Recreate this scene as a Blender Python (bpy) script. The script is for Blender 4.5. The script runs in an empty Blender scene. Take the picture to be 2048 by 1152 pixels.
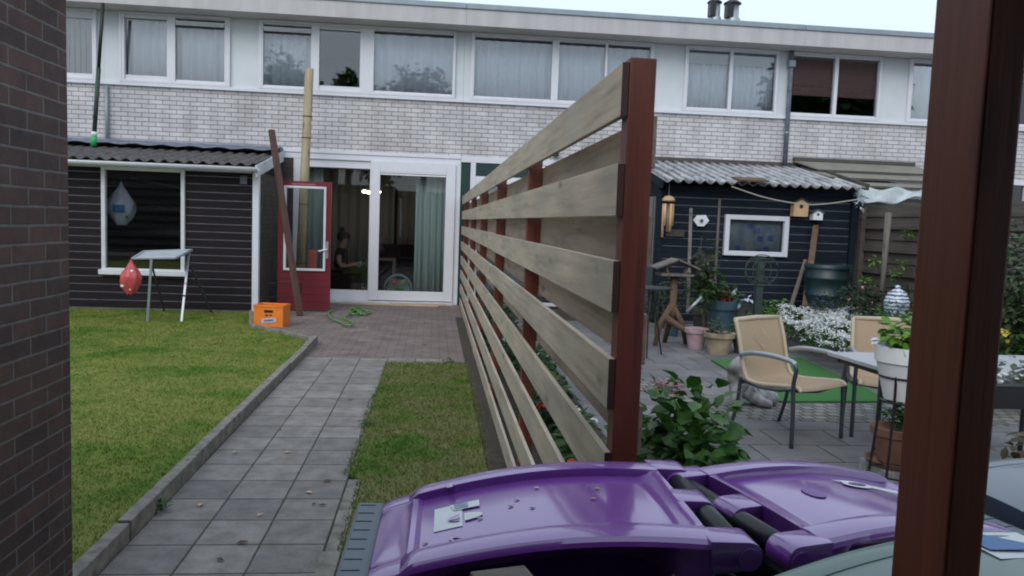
import bpy, bmesh, math, random
import numpy as np
from mathutils import Vector, Matrix
random.seed(4); NR = np.random.RandomState(7)
SC = bpy.context.scene; COL = SC.collection
R = math.radians; PI = math.pi
# ------------------------------------------------------------------ camera
YAW, PITCH, ROLL, FPX, CH = R(5.832), R(4.776), R(2.055), 1560.0, 1.5
fw = Vector((math.sin(YAW)*math.cos(PITCH), math.cos(YAW)*math.cos(PITCH), -math.sin(PITCH)))
rt = fw.cross(Vector((0, 0, 1))).normalized(); up = rt.cross(fw)
r2 = rt*math.cos(ROLL) + up*math.sin(ROLL); u2 = up*math.cos(ROLL) - rt*math.sin(ROLL)
cam = bpy.data.cameras.new('camera'); co = bpy.data.objects.new('camera', cam); COL.objects.link(co)
cam.sensor_width = 36; cam.lens = 36*FPX/2048; cam.clip_start = 0.02; cam.clip_end = 500
m = Matrix((r2, u2, -fw)).transposed().to_4x4(); m.translation = (0, 0, CH); co.matrix_world = m
SC.camera = co
def U(x, y, **k):
    """point of the place seen at photograph pixel (x,y) on the plane X=, Y= or Z="""
    d = r2*((x-1024)/FPX) + u2*(-(y-576)/FPX) + fw
    a, v = list(k.items())[0]
    t = {'X': lambda: v/d.x, 'Y': lambda: v/d.y, 'Z': lambda: (v-CH)/d.z}[a]()
    return Vector((0, 0, CH)) + d*t
# ------------------------------------------------------------------ world, sun, exposure
w = bpy.data.worlds.new('World'); SC.world = w; w.use_nodes = True
nt = w.node_tree; nt.nodes.clear()
SUN_EL, SUN_AZ = R(38), R(205)
sky = nt.nodes.new('ShaderNodeTexSky'); sky.sky_type = 'NISHITA'; sky.sun_disc = False
sky.sun_elevation = SUN_EL; sky.sun_rotation = SUN_AZ; sky.dust_density = 2.0; sky.air_density = 1.2
mx = nt.nodes.new('ShaderNodeMix'); mx.data_type = 'RGBA'; mx.inputs[0].default_value = 0.86
bg = nt.nodes.new('ShaderNodeBackground'); ow = nt.nodes.new('ShaderNodeOutputWorld')
nt.links.new(sky.outputs[0], mx.inputs[6]); mx.inputs[7].default_value = (7.2, 8.4, 9.7, 1)
nt.links.new(mx.outputs[2], bg.inputs[0]); bg.inputs[1].default_value = 0.1
nt.links.new(bg.outputs[0], ow.inputs[0])
sl = bpy.data.lights.new('sun', 'SUN'); sl.energy = 0.95; sl.angle = R(40); sl.color = (1, .95, .88)
so = bpy.data.objects.new('sun', sl); COL.objects.link(so)
sd = Vector((math.sin(SUN_AZ)*math.cos(SUN_EL), math.cos(SUN_AZ)*math.cos(SUN_EL), math.sin(SUN_EL)))
so.rotation_euler = sd.to_track_quat('Z', 'Y').to_euler(); so.location = (0, -5, 20)
SC.view_settings.view_transform = 'Standard'; SC.view_settings.look = 'None'
SC.view_settings.exposure = 0.38; SC.view_settings.gamma = 1.0
SC.render.engine = 'CYCLES'; SC.cycles.max_bounces = 8; SC.cycles.transparent_max_bounces = 16
SC.cycles.filter_width = 2.0
# ------------------------------------------------------------------ materials
MATS = {}
class NB:
    def __init__(s, name):
        s.m = bpy.data.materials.new(name); s.m.use_nodes = True; s.t = s.m.node_tree
        s.p = s.t.nodes['Principled BSDF']; s.out = s.t.nodes['Material Output']
    def n(s, t, **k):
        o = s.t.nodes.new(t)
        for a, v in k.items(): setattr(o, a, v)
        return o
    def l(s, a, b): s.t.links.new(a, b)
    def coord(s, world=True, scale=(1, 1, 1)):
        mp = s.n('ShaderNodeMapping'); mp.inputs['Scale'].default_value = scale
        if world: s.l(s.n('ShaderNodeNewGeometry').outputs['Position'], mp.inputs[0])
        else: s.l(s.n('ShaderNodeTexCoord').outputs['Object'], mp.inputs[0])
        return mp.outputs[0]
    def noise(s, vec, scale, detail=4, rough=.6):
        x = s.n('ShaderNodeTexNoise'); x.inputs['Scale'].default_value = scale
        x.inputs['Detail'].default_value = detail; x.inputs['Roughness'].default_value = rough
        s.l(vec, x.inputs['Vector']); return x.outputs['Fac']
    def ramp(s, fac, stops):
        x = s.n('ShaderNodeValToRGB'); e = x.color_ramp.elements
        while len(e) < len(stops): e.new(.5)
        for i, (p, c) in enumerate(stops): e[i].position = p; e[i].color = (*c, 1)
        s.l(fac, x.inputs[0]); return x.outputs[0]
    def mix(s, fac, a, b, mode='MIX'):
        x = s.n('ShaderNodeMix', data_type='RGBA', blend_type=mode)
        for i, v in ((0, fac), (6, a), (7, b)):
            if isinstance(v, (int, float)): x.inputs[i].default_value = v
            elif isinstance(v, tuple): x.inputs[i].default_value = (*v, 1)
            else: s.l(v, x.inputs[i])
        return x.outputs[2]
    def bump(s, h, strength=.3, dist=.01, prev=None):
        x = s.n('ShaderNodeBump'); x.inputs['Strength'].default_value = strength; x.inputs['Distance'].default_value = dist
        s.l(h, x.inputs['Height'])
        if prev is not None: s.l(prev, x.inputs['Normal'])
        s.l(x.outputs[0], s.p.inputs['Normal']); return x.outputs[0]
def sc(c, k): return tuple(min(1, v*k) for v in c)
def mat(name, c, rough=.6, var=.2, scale=6, metal=0, bump=.15, bs=40, world=True, stretch=(1, 1, 1), spec=.5, c2=None, coat=0):
    if name in MATS: return MATS[name]
    b = NB(name); v = b.coord(world, stretch)
    n1 = b.noise(v, scale, 6)
    b.l(b.ramp(n1, [(.3, c2 or sc(c, 1-var)), (.7, sc(c, 1+var))]), b.p.inputs['Base Color'])
    b.p.inputs['Roughness'].default_value = rough; b.p.inputs['Metallic'].default_value = metal
    b.p.inputs['Specular IOR Level'].default_value = spec
    b.p.inputs['Coat Weight'].default_value = coat
    if bump: b.bump(b.noise(v, bs, 3), bump, .004)
    MATS[name] = b.m; return b.m
def brickmat(name, plane, c1, c2, mortar, bw, rh, off=.5, ms=.006, rough=.85, bump=.5, var=.25, nscale=3, bias=0, stain=None, origin=(0, 0)):
    b = NB(name)
    sp = b.n('ShaderNodeSeparateXYZ'); b.l(b.n('ShaderNodeNewGeometry').outputs['Position'], sp.inputs[0])
    cb = b.n('ShaderNodeCombineXYZ')
    for k in range(2):
        ad = b.n('ShaderNodeMath', operation='SUBTRACT'); b.l(sp.outputs['XYZ'.index(plane[k])], ad.inputs[0]); ad.inputs[1].default_value = origin[k]
        b.l(ad.outputs[0], cb.inputs[k])
    # slight wobble so the joints are not ruler straight
    wn = b.n('ShaderNodeTexNoise'); wn.inputs['Scale'].default_value = 9; b.l(cb.outputs[0], wn.inputs['Vector'])
    va = b.n('ShaderNodeVectorMath', operation='MULTIPLY_ADD'); b.l(wn.outputs['Color'], va.inputs[0]); va.inputs[1].default_value = (.006, .006, 0)
    b.l(cb.outputs[0], va.inputs[2])
    t = b.n('ShaderNodeTexBrick'); b.l(va.outputs[0], t.inputs['Vector'])
    t.offset = off; t.squash = 1
    for k, v in (('Color1', c1), ('Color2', c2), ('Mortar', mortar)): t.inputs[k].default_value = (*v, 1)
    for k, v in (('Scale', 1), ('Mortar Size', ms), ('Mortar Smooth', .3), ('Bias', bias), ('Brick Width', bw), ('Row Height', rh)): t.inputs[k].default_value = v
    pos = b.coord(True)
    n1 = b.noise(pos, nscale, 6); n2 = b.noise(pos, 60, 3)
    col = b.mix(1, t.outputs['Color'], b.ramp(n1, [(.25, (1-var,)*3), (.75, (1+var*.4,)*3)]), 'MULTIPLY')
    col = b.mix(1, col, b.ramp(n2, [(.2, (.78,)*3), (.8, (1,)*3)]), 'MULTIPLY')
    if name == 'brick_white': col = b.mix(1, col, b.ramp(b.noise(b.coord(True, (2.2, 1, .35)), 1.2, 6, .7), [(.35, (.80, .79, .77)), (.6, (1, 1, 1))]), 'MULTIPLY')
    if stain: col = b.mix(b.ramp(b.noise(pos, 1.7, 8, .7), [(.52, (0, 0, 0)), (.72, (.55,)*3)]), col, stain)
    b.l(col, b.p.inputs['Base Color']); b.p.inputs['Roughness'].default_value = rough
    inv = b.n('ShaderNodeMath', operation='SUBTRACT'); inv.inputs[0].default_value = 1; b.l(t.outputs['Fac'], inv.inputs[1])
    p = b.bump(inv.outputs[0], bump, .006); b.bump(n2, .3, .003, p)
    MATS[name] = b.m; return b.m
def glassmat(name, ior=1.9, tint=(.92, .94, .96)):
    b = NB(name); tr = b.n('ShaderNodeBsdfTransparent'); tr.inputs[0].default_value = (*tint, 1)
    gl = b.n('ShaderNodeBsdfGlossy'); gl.inputs['Roughness'].default_value = .015; gl.inputs[0].default_value = (1, 1, 1, 1)
    fr = b.n('ShaderNodeFresnel'); fr.inputs[0].default_value = ior
    bp = b.n('ShaderNodeBump'); bp.inputs['Strength'].default_value = .015; bp.inputs['Distance'].default_value = .01
    b.l(b.noise(b.coord(True), 1.6, 1), bp.inputs['Height']); b.l(bp.outputs[0], gl.inputs['Normal'])
    mxn = b.n('ShaderNodeMixShader'); b.l(fr.outputs[0], mxn.inputs[0]); b.l(tr.outputs[0], mxn.inputs[1]); b.l(gl.outputs[0], mxn.inputs[2])
    b.l(mxn.outputs[0], b.out.inputs[0]); MATS[name] = b.m; return b.m
def leafmat(name, a, c, d=None, scale=14, rough=.5):
    b = NB(name); n1 = b.noise(b.coord(True), scale, 5, .7)
    st = [(.3, a), (.62, c)] + ([(.8, d)] if d else [])
    b.l(b.ramp(n1, st), b.p.inputs['Base Color']); b.p.inputs['Roughness'].default_value = rough
    b.p.inputs['Specular IOR Level'].default_value = .35
    tl = b.n('ShaderNodeBsdfTranslucent'); b.l(b.ramp(n1, st), tl.inputs[0])
    ms = b.n('ShaderNodeMixShader'); ms.inputs[0].default_value = .22
    b.l(b.p.outputs[0], ms.inputs[1]); b.l(tl.outputs[0], ms.inputs[2]); b.l(ms.outputs[0], b.out.inputs[0])
    MATS[name] = b.m; return b.m
def woodmat(name, c, c2, along='Y', rough=.7, stain=None, s=1.0, bump=.3):
    b = NB(name); k = {'X': (1.2, 26, 26), 'Y': (26, 1.2, 26), 'Z': (26, 26, 1.2)}[along]
    v = b.coord(True, tuple(q*s for q in k)); g = b.noise(v, 1.3, 6, .65)
    col = b.ramp(g, [(.3, c2), (.5, c), (.72, sc(c, 1.18))])
    big = b.noise(b.coord(True, {'X': (1, 5, 5), 'Y': (5, 1, 5), 'Z': (5, 5, 1)}[along]), 1.5, 5)
    col = b.mix(1, col, b.ramp(big, [(.3, (.72, .74, .74)), (.7, (1.12, 1.08, 1.02))]), 'MULTIPLY')
    kn = b.n('ShaderNodeTexVoronoi'); kn.inputs['Scale'].default_value = 1.0
    b.l(b.coord(True, {'X': (2.1, 7, 7), 'Y': (7, 2.1, 7), 'Z': (7, 7, 2.1)}[along]), kn.inputs['Vector'])
    col = b.mix(b.ramp(kn.outputs['Distance'], [(.06, (.85,)*3), (.16, (0, 0, 0))]), col, sc(c2, .35))
    if stain: col = b.mix(b.ramp(b.noise(b.coord(True), 2.3, 6, .7), [(.5, (0, 0, 0)), (.7, (.7,)*3)]), col, stain)
    b.l(col, b.p.inputs['Base Color']); b.p.inputs['Roughness'].default_value = rough
    b.bump(g, bump, .003); MATS[name] = b.m; return b.m
M = dict(
 brick_white=brickmat('brick_white', 'XZ', (.76, .74, .76), (.64, .62, .65), (.25, .25, .27), .225, .0745, ms=.006, var=.22, bump=.9),
 brick_side=brickmat('brick_side', 'YZ', (.10, .085, .07), (.065, .055, .05), (.05, .05, .045), .22, .0745, ms=.006),
 brick_brown=brickmat('brick_brown', 'YZ', (.125, .066, .058), (.07, .046, .044), (.17, .155, .15), .22, .0625, ms=.0055, bump=.9, var=.4, nscale=9),
 tiles=brickmat('tiles', 'XY', (.31, .285, .27), (.215, .20, .195), (.06, .052, .038), .293, .293, off=0, ms=.006, var=.45, nscale=8, stain=(.16, .135, .11), origin=(-1.0385, .02)),
 klinker=brickmat('klinker', 'XY', (.27, .205, .19), (.195, .155, .15), (.075, .062, .055), .2, .1, ms=.005, var=.4, nscale=3, stain=(.085, .075, .065)),
 tiles_right=brickmat('tiles_right', 'XY', (.235, .23, .235), (.165, .165, .178), (.055, .05, .042), .5, .4, ms=.008, var=.4, nscale=3, stain=(.13, .12, .10)),
 cobble=brickmat('cobble', 'XY', (.28, .27, .25), (.17, .17, .165), (.05, .045, .038), .11, .11, ms=.009, var=.4, nscale=8),
 upvc=mat('upvc', (.68, .69, .75), .35, .03, bump=.02),
 panel=mat('panel', (.62, .66, .70), .5, .05, scale=2, bump=.04),
 fascia=mat('fascia', (.47, .46, .47), .6, .12, scale=1.5, bump=.06, stretch=(2.5, 1, .4)),
 zinc=mat('zinc', (.27, .32, .36), .45, .1, metal=.2, bump=.05),
 soffit=mat('soffit', (.62, .60, .58), .7, .05),
 lead=mat('lead', (.15, .17, .23), .5, .3, scale=9, bump=.2, bs=14),
 corr_dark=mat('corr_dark', (.085, .08, .08), .85, .5, scale=9, bump=.4),
 
 shed_brown=mat('shed_brown', (.015, .0115, .015), .75, spec=.2, var=.3, scale=3, bump=.2, stretch=(1, 1, 12)),
 shed_blue=mat('shed_blue', (.009, .016, .026), .75, spec=.2, var=.3, scale=3, bump=.2, stretch=(1, 1, 12)),
 groove=mat('groove', (.14, .14, .17), .8, .3),  # pale tone stands in for light catching the shed board edges
 trim_white=mat('trim_white', (.60, .62, .66), .5, .12, scale=7, bump=.08),
 green_dark=mat('green_dark', (.008, .035, .035), .4, .15),
 dark=mat('dark', (.012, .012, .014), .7, .2),
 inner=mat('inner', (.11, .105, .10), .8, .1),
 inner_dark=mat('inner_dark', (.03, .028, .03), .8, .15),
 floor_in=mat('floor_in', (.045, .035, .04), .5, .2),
 red_door=mat('red_door', (.14, .012, .022), .4, .12, scale=3, bump=.05),
 pine=woodmat('pine', (.44, .375, .295), (.31, .26, .20), 'Y', stain=(.36, .34, .29)),
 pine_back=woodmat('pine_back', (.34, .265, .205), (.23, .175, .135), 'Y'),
 pine_post=woodmat('pine_post', (.36, .30, .20), (.26, .21, .14), 'Z'),
 red_wood=woodmat('red_wood', (.125, .030, .018), (.065, .017, .011), 'Z', rough=.5, bump=.15),
 red_wood_near=woodmat('red_wood_near', (.28, .075, .036), (.16, .042, .022), 'Z', rough=.55, bump=.35),
 end_stain=mat('end_stain', (.035, .012, .010), .7, .3),
 brown_pole=mat('brown_pole', (.09, .045, .035), .7, .3, stretch=(1, 1, .2)),
 grey_wood=woodmat('grey_wood', (.085, .073, .066), (.045, .040, .037), 'Y', rough=.9),
 grey_wood_z=woodmat('grey_wood_z', (.16, .145, .135), (.09, .082, .075), 'Z', rough=.9),
 rustic=woodmat('rustic', (.14, .085, .055), (.07, .045, .03), 'Z', rough=.8),
 block_wood=woodmat('block_wood', (.20, .17, .15), (.12, .10, .085), 'X', rough=.9, s=2),
 concrete=mat('concrete', (.215, .20, .18), .9, .3, scale=12, bump=.5, bs=60, c2=(.11, .105, .09)),
 soil=mat('soil', (.045, .034, .026), .95, .4, scale=20, bump=.8, bs=30),
 purple=None, slate=mat('slate', (.085, .11, .145), .38, .12, world=False, bump=.05),
 black_pl=mat('black_pl', (.014, .016, .02), .32, .1, world=False, bump=.03),
 green_pl=None, alu=mat('alu', (.36, .39, .44), .4, .1, metal=.6, bump=.03),
 alu_dark=mat('alu_dark', (.09, .10, .115), .38, .1, metal=.7, bump=.02),
 red_bag=mat('red_bag', (.50, .075, .085), .35, .25, scale=18, bump=.6, bs=22, world=False),
 white=mat('white', (.78, .80, .82), .45, .03, bump=.02),
 orange=mat('orange', (.78, .21, .025), .4, .08, bump=.05),
 hose=mat('hose', (.09, .25, .07), .45, .15), sage=mat('sage', (.23, .35, .34), .8, .12),
 toy_red=mat('toy_red', (.6, .12, .1), .6, .1), toy_green=mat('toy_green', (.08, .35, .08), .6, .1), toy_yel=mat('toy_yel', (.6, .45, .1), .6, .1),
 skin=mat('skin', (.45, .27, .20), .5, .05, bump=0), hair=mat('hair', (.05, .03, .02), .6, .3), cloth_dark=mat('cloth_dark', (.02, .022, .03), .9, .2),
 cloth_green=mat('cloth_green', (.03, .055, .03), .9, .2), black=mat('black', (.01, .01, .011), .5, .1),
 sofa=mat('sofa', (.018, .014, .016), .9, .2), table_wood=mat('table_wood', (.22, .15, .10), .5, .2),
 teal_barrel=mat('teal_barrel', (.010, .030, .033), .4, .2, bump=.08), blue_pot=mat('blue_pot', (.05, .10, .13), .4, .2),
 terracotta=mat('terracotta', (.22, .11, .075), .8, .2, scale=9), pot_sand=mat('pot_sand', (.36, .28, .19), .85, .25, scale=7, c2=(.19, .16, .12)),
 pot_pink=mat('pot_pink', (.42, .30, .33), .75, .2, scale=7), pot_dark=mat('pot_dark', (.05, .05, .05), .8, .3),
 sling=None, sling_frame=mat('sling_frame', (.46, .38, .28), .5, .06),
 turf=None, stone=mat('stone', (.30, .30, .31), .85, .5, scale=9, bump=.8, bs=18, c2=(.08, .08, .08)),
 canopy=mat('canopy', (.21, .205, .17), .6, .15, scale=3), canopy_dark=mat('canopy_dark', (.07, .06, .055), .7, .2),
 plastic_sheet=mat('plastic_sheet', (.42, .46, .48), .25, .25, scale=6, bump=.5, bs=9),
 birch=mat('birch', (.55, .36, .21), .7, .15), rope=mat('rope', (.35, .34, .28), .8, .1),
 iron=mat('iron', (.03, .05, .045), .6, .3), porcelain=None, lamp_metal=mat('lamp_metal', (.3, .27, .22), .3, .1, metal=.8),
 petal_red=leafmat('petal_red', (.55, .04, .03), (.62, .08, .06)), petal_white=leafmat('petal_white', (.62, .64, .64), (.8, .82, .82)),
 petal_pink=leafmat('petal_pink', (.45, .12, .14), (.6, .25, .28)),
 petal_blue=leafmat('petal_blue', (.05, .06, .22), (.12, .12, .35)), petal_yellow=leafmat('petal_yellow', (.5, .35, .03), (.55, .42, .06)),
 leaf=leafmat('leaf', (.02, .055, .012), (.055, .135, .025), (.10, .20, .045), 16),
 leaf_bright=leafmat('leaf_bright', (.06, .16, .012), (.14, .30, .03), None, 20),
 leaf_bush=leafmat('leaf_bush', (.04, .12, .025), (.12, .26, .05), (.20, .36, .08), 11, .45),
 leaf_dull=leafmat('leaf_dull', (.03, .05, .03), (.09, .12, .06), (.16, .17, .09), 14),
 leaf_dark=leafmat('leaf_dark', (.01, .025, .012), (.035, .07, .03), None, 12),
 leaf_hydra=leafmat('leaf_hydra', (.018, .06, .010), (.07, .18, .03), (.12, .26, .05), 9, .35),
 bark=mat('bark', (.07, .055, .045), .9, .3, bump=.5), blue_sign=mat('blue_sign', (.03, .16, .42), .4, .1, bump=0),
 letter_grey=mat('letter_grey', (.12, .13, .2), .5, .05, bump=0), glove=mat('glove', (.55, .6, .68), .6, .1),
 glass=glassmat('glass', 1.75), glass_dark=glassmat('glass_dark', 1.7, (.6, .66, .66)), glass_door=glassmat('glass_door', 1.45, (.9, .92, .92)),
)
# bins: glossy moulded plastic with dusty scuffs
def binplastic(name, c, scuff, orange=None, rough=.2, sc_amt=.35, coat=.4):
    b = NB(name); b.p.inputs['Coat Weight'].default_value = coat; b.p.inputs['Coat Roughness'].default_value = .10; b.p.inputs['Coat IOR'].default_value = 1.7; v = b.coord(False)
    n1 = b.noise(v, 5, 7, .7); n2 = b.noise(b.coord(False, (40, 6, 20)), 2, 4, .7)
    col = b.mix(b.ramp(n1, [(.5, (0, 0, 0)), (.78, (sc_amt,)*3)]), c, scuff)
    col = b.mix(b.ramp(n2, [(.66, (0, 0, 0)), (.74, (.35,)*3)]), col, scuff)
    if orange: col = b.mix(b.ramp(b.noise(b.coord(False, (5, 14, 5)), 1.3, 8, .75), [(.63, (0, 0, 0)), (.68, (.75,)*3)]), col, orange)
    b.l(col, b.p.inputs['Base Color'])
    rr = b.n('ShaderNodeMapRange'); rr.inputs[3].default_value = rough-.06; rr.inputs[4].default_value = rough+.22; b.l(n1, rr.inputs[0]); b.l(rr.outputs[0], b.p.inputs['Roughness'])
    b.bump(b.noise(v, 9, 2), .06, .01); return b.m
M['purple'] = binplastic('purple', (.205, .052, .35), (.33, .21, .44), rough=.26, sc_amt=.35, coat=1)
M['green_pl'] = binplastic('green_pl', (.10, .18, .15), (.20, .26, .23), (.42, .16, .07), rough=.4)
M['slate_lid'] = binplastic('slate_lid', (.10, .125, .17), (.16, .18, .2), rough=.3)
# woven chair fabric with a diamond of open weave
b = NB('sling'); v = b.coord(False)
ck = b.n('ShaderNodeTexChecker'); b.l(b.coord(False, (130, 130, 130)), ck.inputs[0]); ck.inputs['Scale'].default_value = 1
ck.inputs[1].default_value = (.38, .285, .19, 1); ck.inputs[2].default_value = (.31, .225, .145, 1); b.l(ck.outputs[0], b.p.inputs['Base Color'])
b.p.inputs['Roughness'].default_value = .7; M['sling'] = b.m
b = NB('turf'); n1 = b.noise(b.coord(), 160, 3); b.l(b.ramp(n1, [(.3, (.02, .10, .02)), (.7, (.05, .2, .045))]), b.p.inputs['Base Color'])
b.p.inputs['Roughness'].default_value = .9; b.bump(n1, .8, .006); M['turf'] = b.m
b = NB('porcelain'); v = b.coord(False, (1, 1, 1)); sp = b.n('ShaderNodeTexWave', bands_direction='Z'); sp.inputs['Scale'].default_value = 7; sp.inputs['Distortion'].default_value = 3.5; sp.inputs['Detail Scale'].default_value = 3
b.l(v, sp.inputs[0]); b.l(b.mix(b.ramp(sp.outputs['Fac'], [(.5, (0, 0, 0)), (.7, (1, 1, 1))]), (.60, .64, .68), (.07, .13, .30)), b.p.inputs['Base Color']); b.p.inputs['Roughness'].default_value = .15; M['porcelain'] = b.m
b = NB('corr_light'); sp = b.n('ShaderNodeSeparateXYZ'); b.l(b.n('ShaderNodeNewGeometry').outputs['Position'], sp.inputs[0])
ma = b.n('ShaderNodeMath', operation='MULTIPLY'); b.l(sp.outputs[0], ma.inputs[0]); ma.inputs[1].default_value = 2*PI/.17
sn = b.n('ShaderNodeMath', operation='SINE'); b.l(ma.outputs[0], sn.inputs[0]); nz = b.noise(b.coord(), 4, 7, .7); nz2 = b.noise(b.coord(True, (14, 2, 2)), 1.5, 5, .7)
ad = b.n('ShaderNodeMath', operation='MULTIPLY_ADD'); b.l(sn.outputs[0], ad.inputs[0]); ad.inputs[1].default_value = .17; b.l(nz2, ad.inputs[2])  # sine tone paints lit ridges and shaded valleys into the roof colour
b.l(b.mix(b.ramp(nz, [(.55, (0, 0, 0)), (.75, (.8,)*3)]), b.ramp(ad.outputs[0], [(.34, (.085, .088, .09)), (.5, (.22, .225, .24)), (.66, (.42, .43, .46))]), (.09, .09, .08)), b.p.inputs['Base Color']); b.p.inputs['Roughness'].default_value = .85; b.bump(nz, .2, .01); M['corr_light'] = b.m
# cloth materials
def curtmat(name, c, tr=.35):
    b = NB(name); b.p.inputs['Base Color'].default_value = (*c, 1); b.p.inputs['Roughness'].default_value = .9
    n1 = b.noise(b.coord(True, (60, 60, 1)), 1, 3); b.l(b.ramp(n1, [(.3, sc(c, .85)), (.7, c)]), b.p.inputs['Base Color'])
    M[name] = b.m
curtmat('curtain', (.84, .88, .93)); curtmat('curtain_teal', (.50, .62, .60)); curtmat('curtain_grey', (.60, .63, .62)); curtmat('blind_brown', (.42, .24, .23)); curtmat('blind_grey', (.40, .42, .40)); curtmat('curtain_tan', (.62, .63, .58))
# patterned shed curtain (grey with blue figures)
b = NB('curtain_print'); vo = b.n('ShaderNodeTexVoronoi', distance='CHEBYCHEV'); vo.inputs['Scale'].default_value = 6; vo.inputs['Randomness'].default_value = .5
b.l(b.coord(True, (1, 0, 1)), vo.inputs['Vector'])
b.l(b.mix(b.ramp(vo.outputs['Distance'], [(.22, (.9,)*3), (.34, (0, 0, 0))]), b.mix(b.ramp(b.noise(b.coord(), 7, 3), [(.4, (0, 0, 0)), (.6, (1, 1, 1))]), (.16, .20, .26), (.22, .25, .28)), (.03, .08, .26)), b.p.inputs['Base Color']); M['curtain_print'] = b.m
# lawn
def lawnmat(name, stops, sc1=1.3):
    b = NB(name); v = b.coord(); n1 = b.noise(v, sc1, 8, .68); n2 = b.noise(v, 55, 4, .7)
    col = b.ramp(n1, stops); col = b.mix(1, col, b.ramp(n2, [(.3, (.80,)*3), (.7, (1.12,)*3)]), 'MULTIPLY')
    b.l(col, b.p.inputs['Base Color']); b.p.inputs['Roughness'].default_value = .9; b.p.inputs['Specular IOR Level'].default_value = .1
    b.bump(n2, .35, .008); M[name] = b.m
lawnmat('lawn', [(.32, (.055, .125, .018)), (.43, (.115, .175, .030)), (.54, (.195, .215, .055)), (.64, (.125, .175, .034)), (.74, (.30, .25, .16))], 1.1)
lawnmat('lawn_patchy', [(.32, (.055, .12, .022)), (.44, (.105, .16, .036)), (.55, (.175, .175, .075)), (.64, (.115, .16, .038)), (.76, (.23, .18, .13))], 1.7)
# ------------------------------------------------------------------ object helpers
OFF = {}
def off(p): return OFF.get(p.name, Vector((0, 0, 0))) if p else Vector((0, 0, 0))
def props(o, label=None, cat=None, group=None, kind=None):
    for k, v in (('label', label), ('category', cat), ('group', group), ('kind', kind)):
        if v: o[k] = v
    return o
def thing(name, loc, label, cat, group=None, rz=0, local=False):
    o = bpy.data.objects.new(name, None); COL.objects.link(o); o.location = loc; o.rotation_euler = (0, 0, rz)
    o.empty_display_size = .1
    OFF[o.name] = Vector((0, 0, 0)) if local else Vector(loc)
    return props(o, label, cat, group)
def link(name, me, m, parent=None, loc=None, smooth=False):
    if m is not None:
        me.materials.clear(); me.materials.append(M[m] if isinstance(m, str) else m)
    if smooth:
        for p in me.polygons: p.use_smooth = True
    o = bpy.data.objects.new(name, me); COL.objects.link(o)
    if parent:
        d = off(parent); o.parent = parent; OFF[o.name] = d.copy()
    else:
        d = Vector(loc) if loc is not None else Vector((0, 0, 0)); o.location = d; OFF[o.name] = d.copy()
    if d.length: me.transform(Matrix.Translation(-d))
    return o
def dup(root, loc, rz, label, group=None):
    r = root.copy(); COL.objects.link(r); r.location = loc; r.rotation_euler = (0, 0, rz); r['label'] = label
    if group: r['group'] = group
    for ch in list(root.children):
        c = ch.copy(); COL.objects.link(c); c.parent = r
        for g in ch.children:
            d = g.copy(); COL.objects.link(d); d.parent = c
    return r
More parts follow.
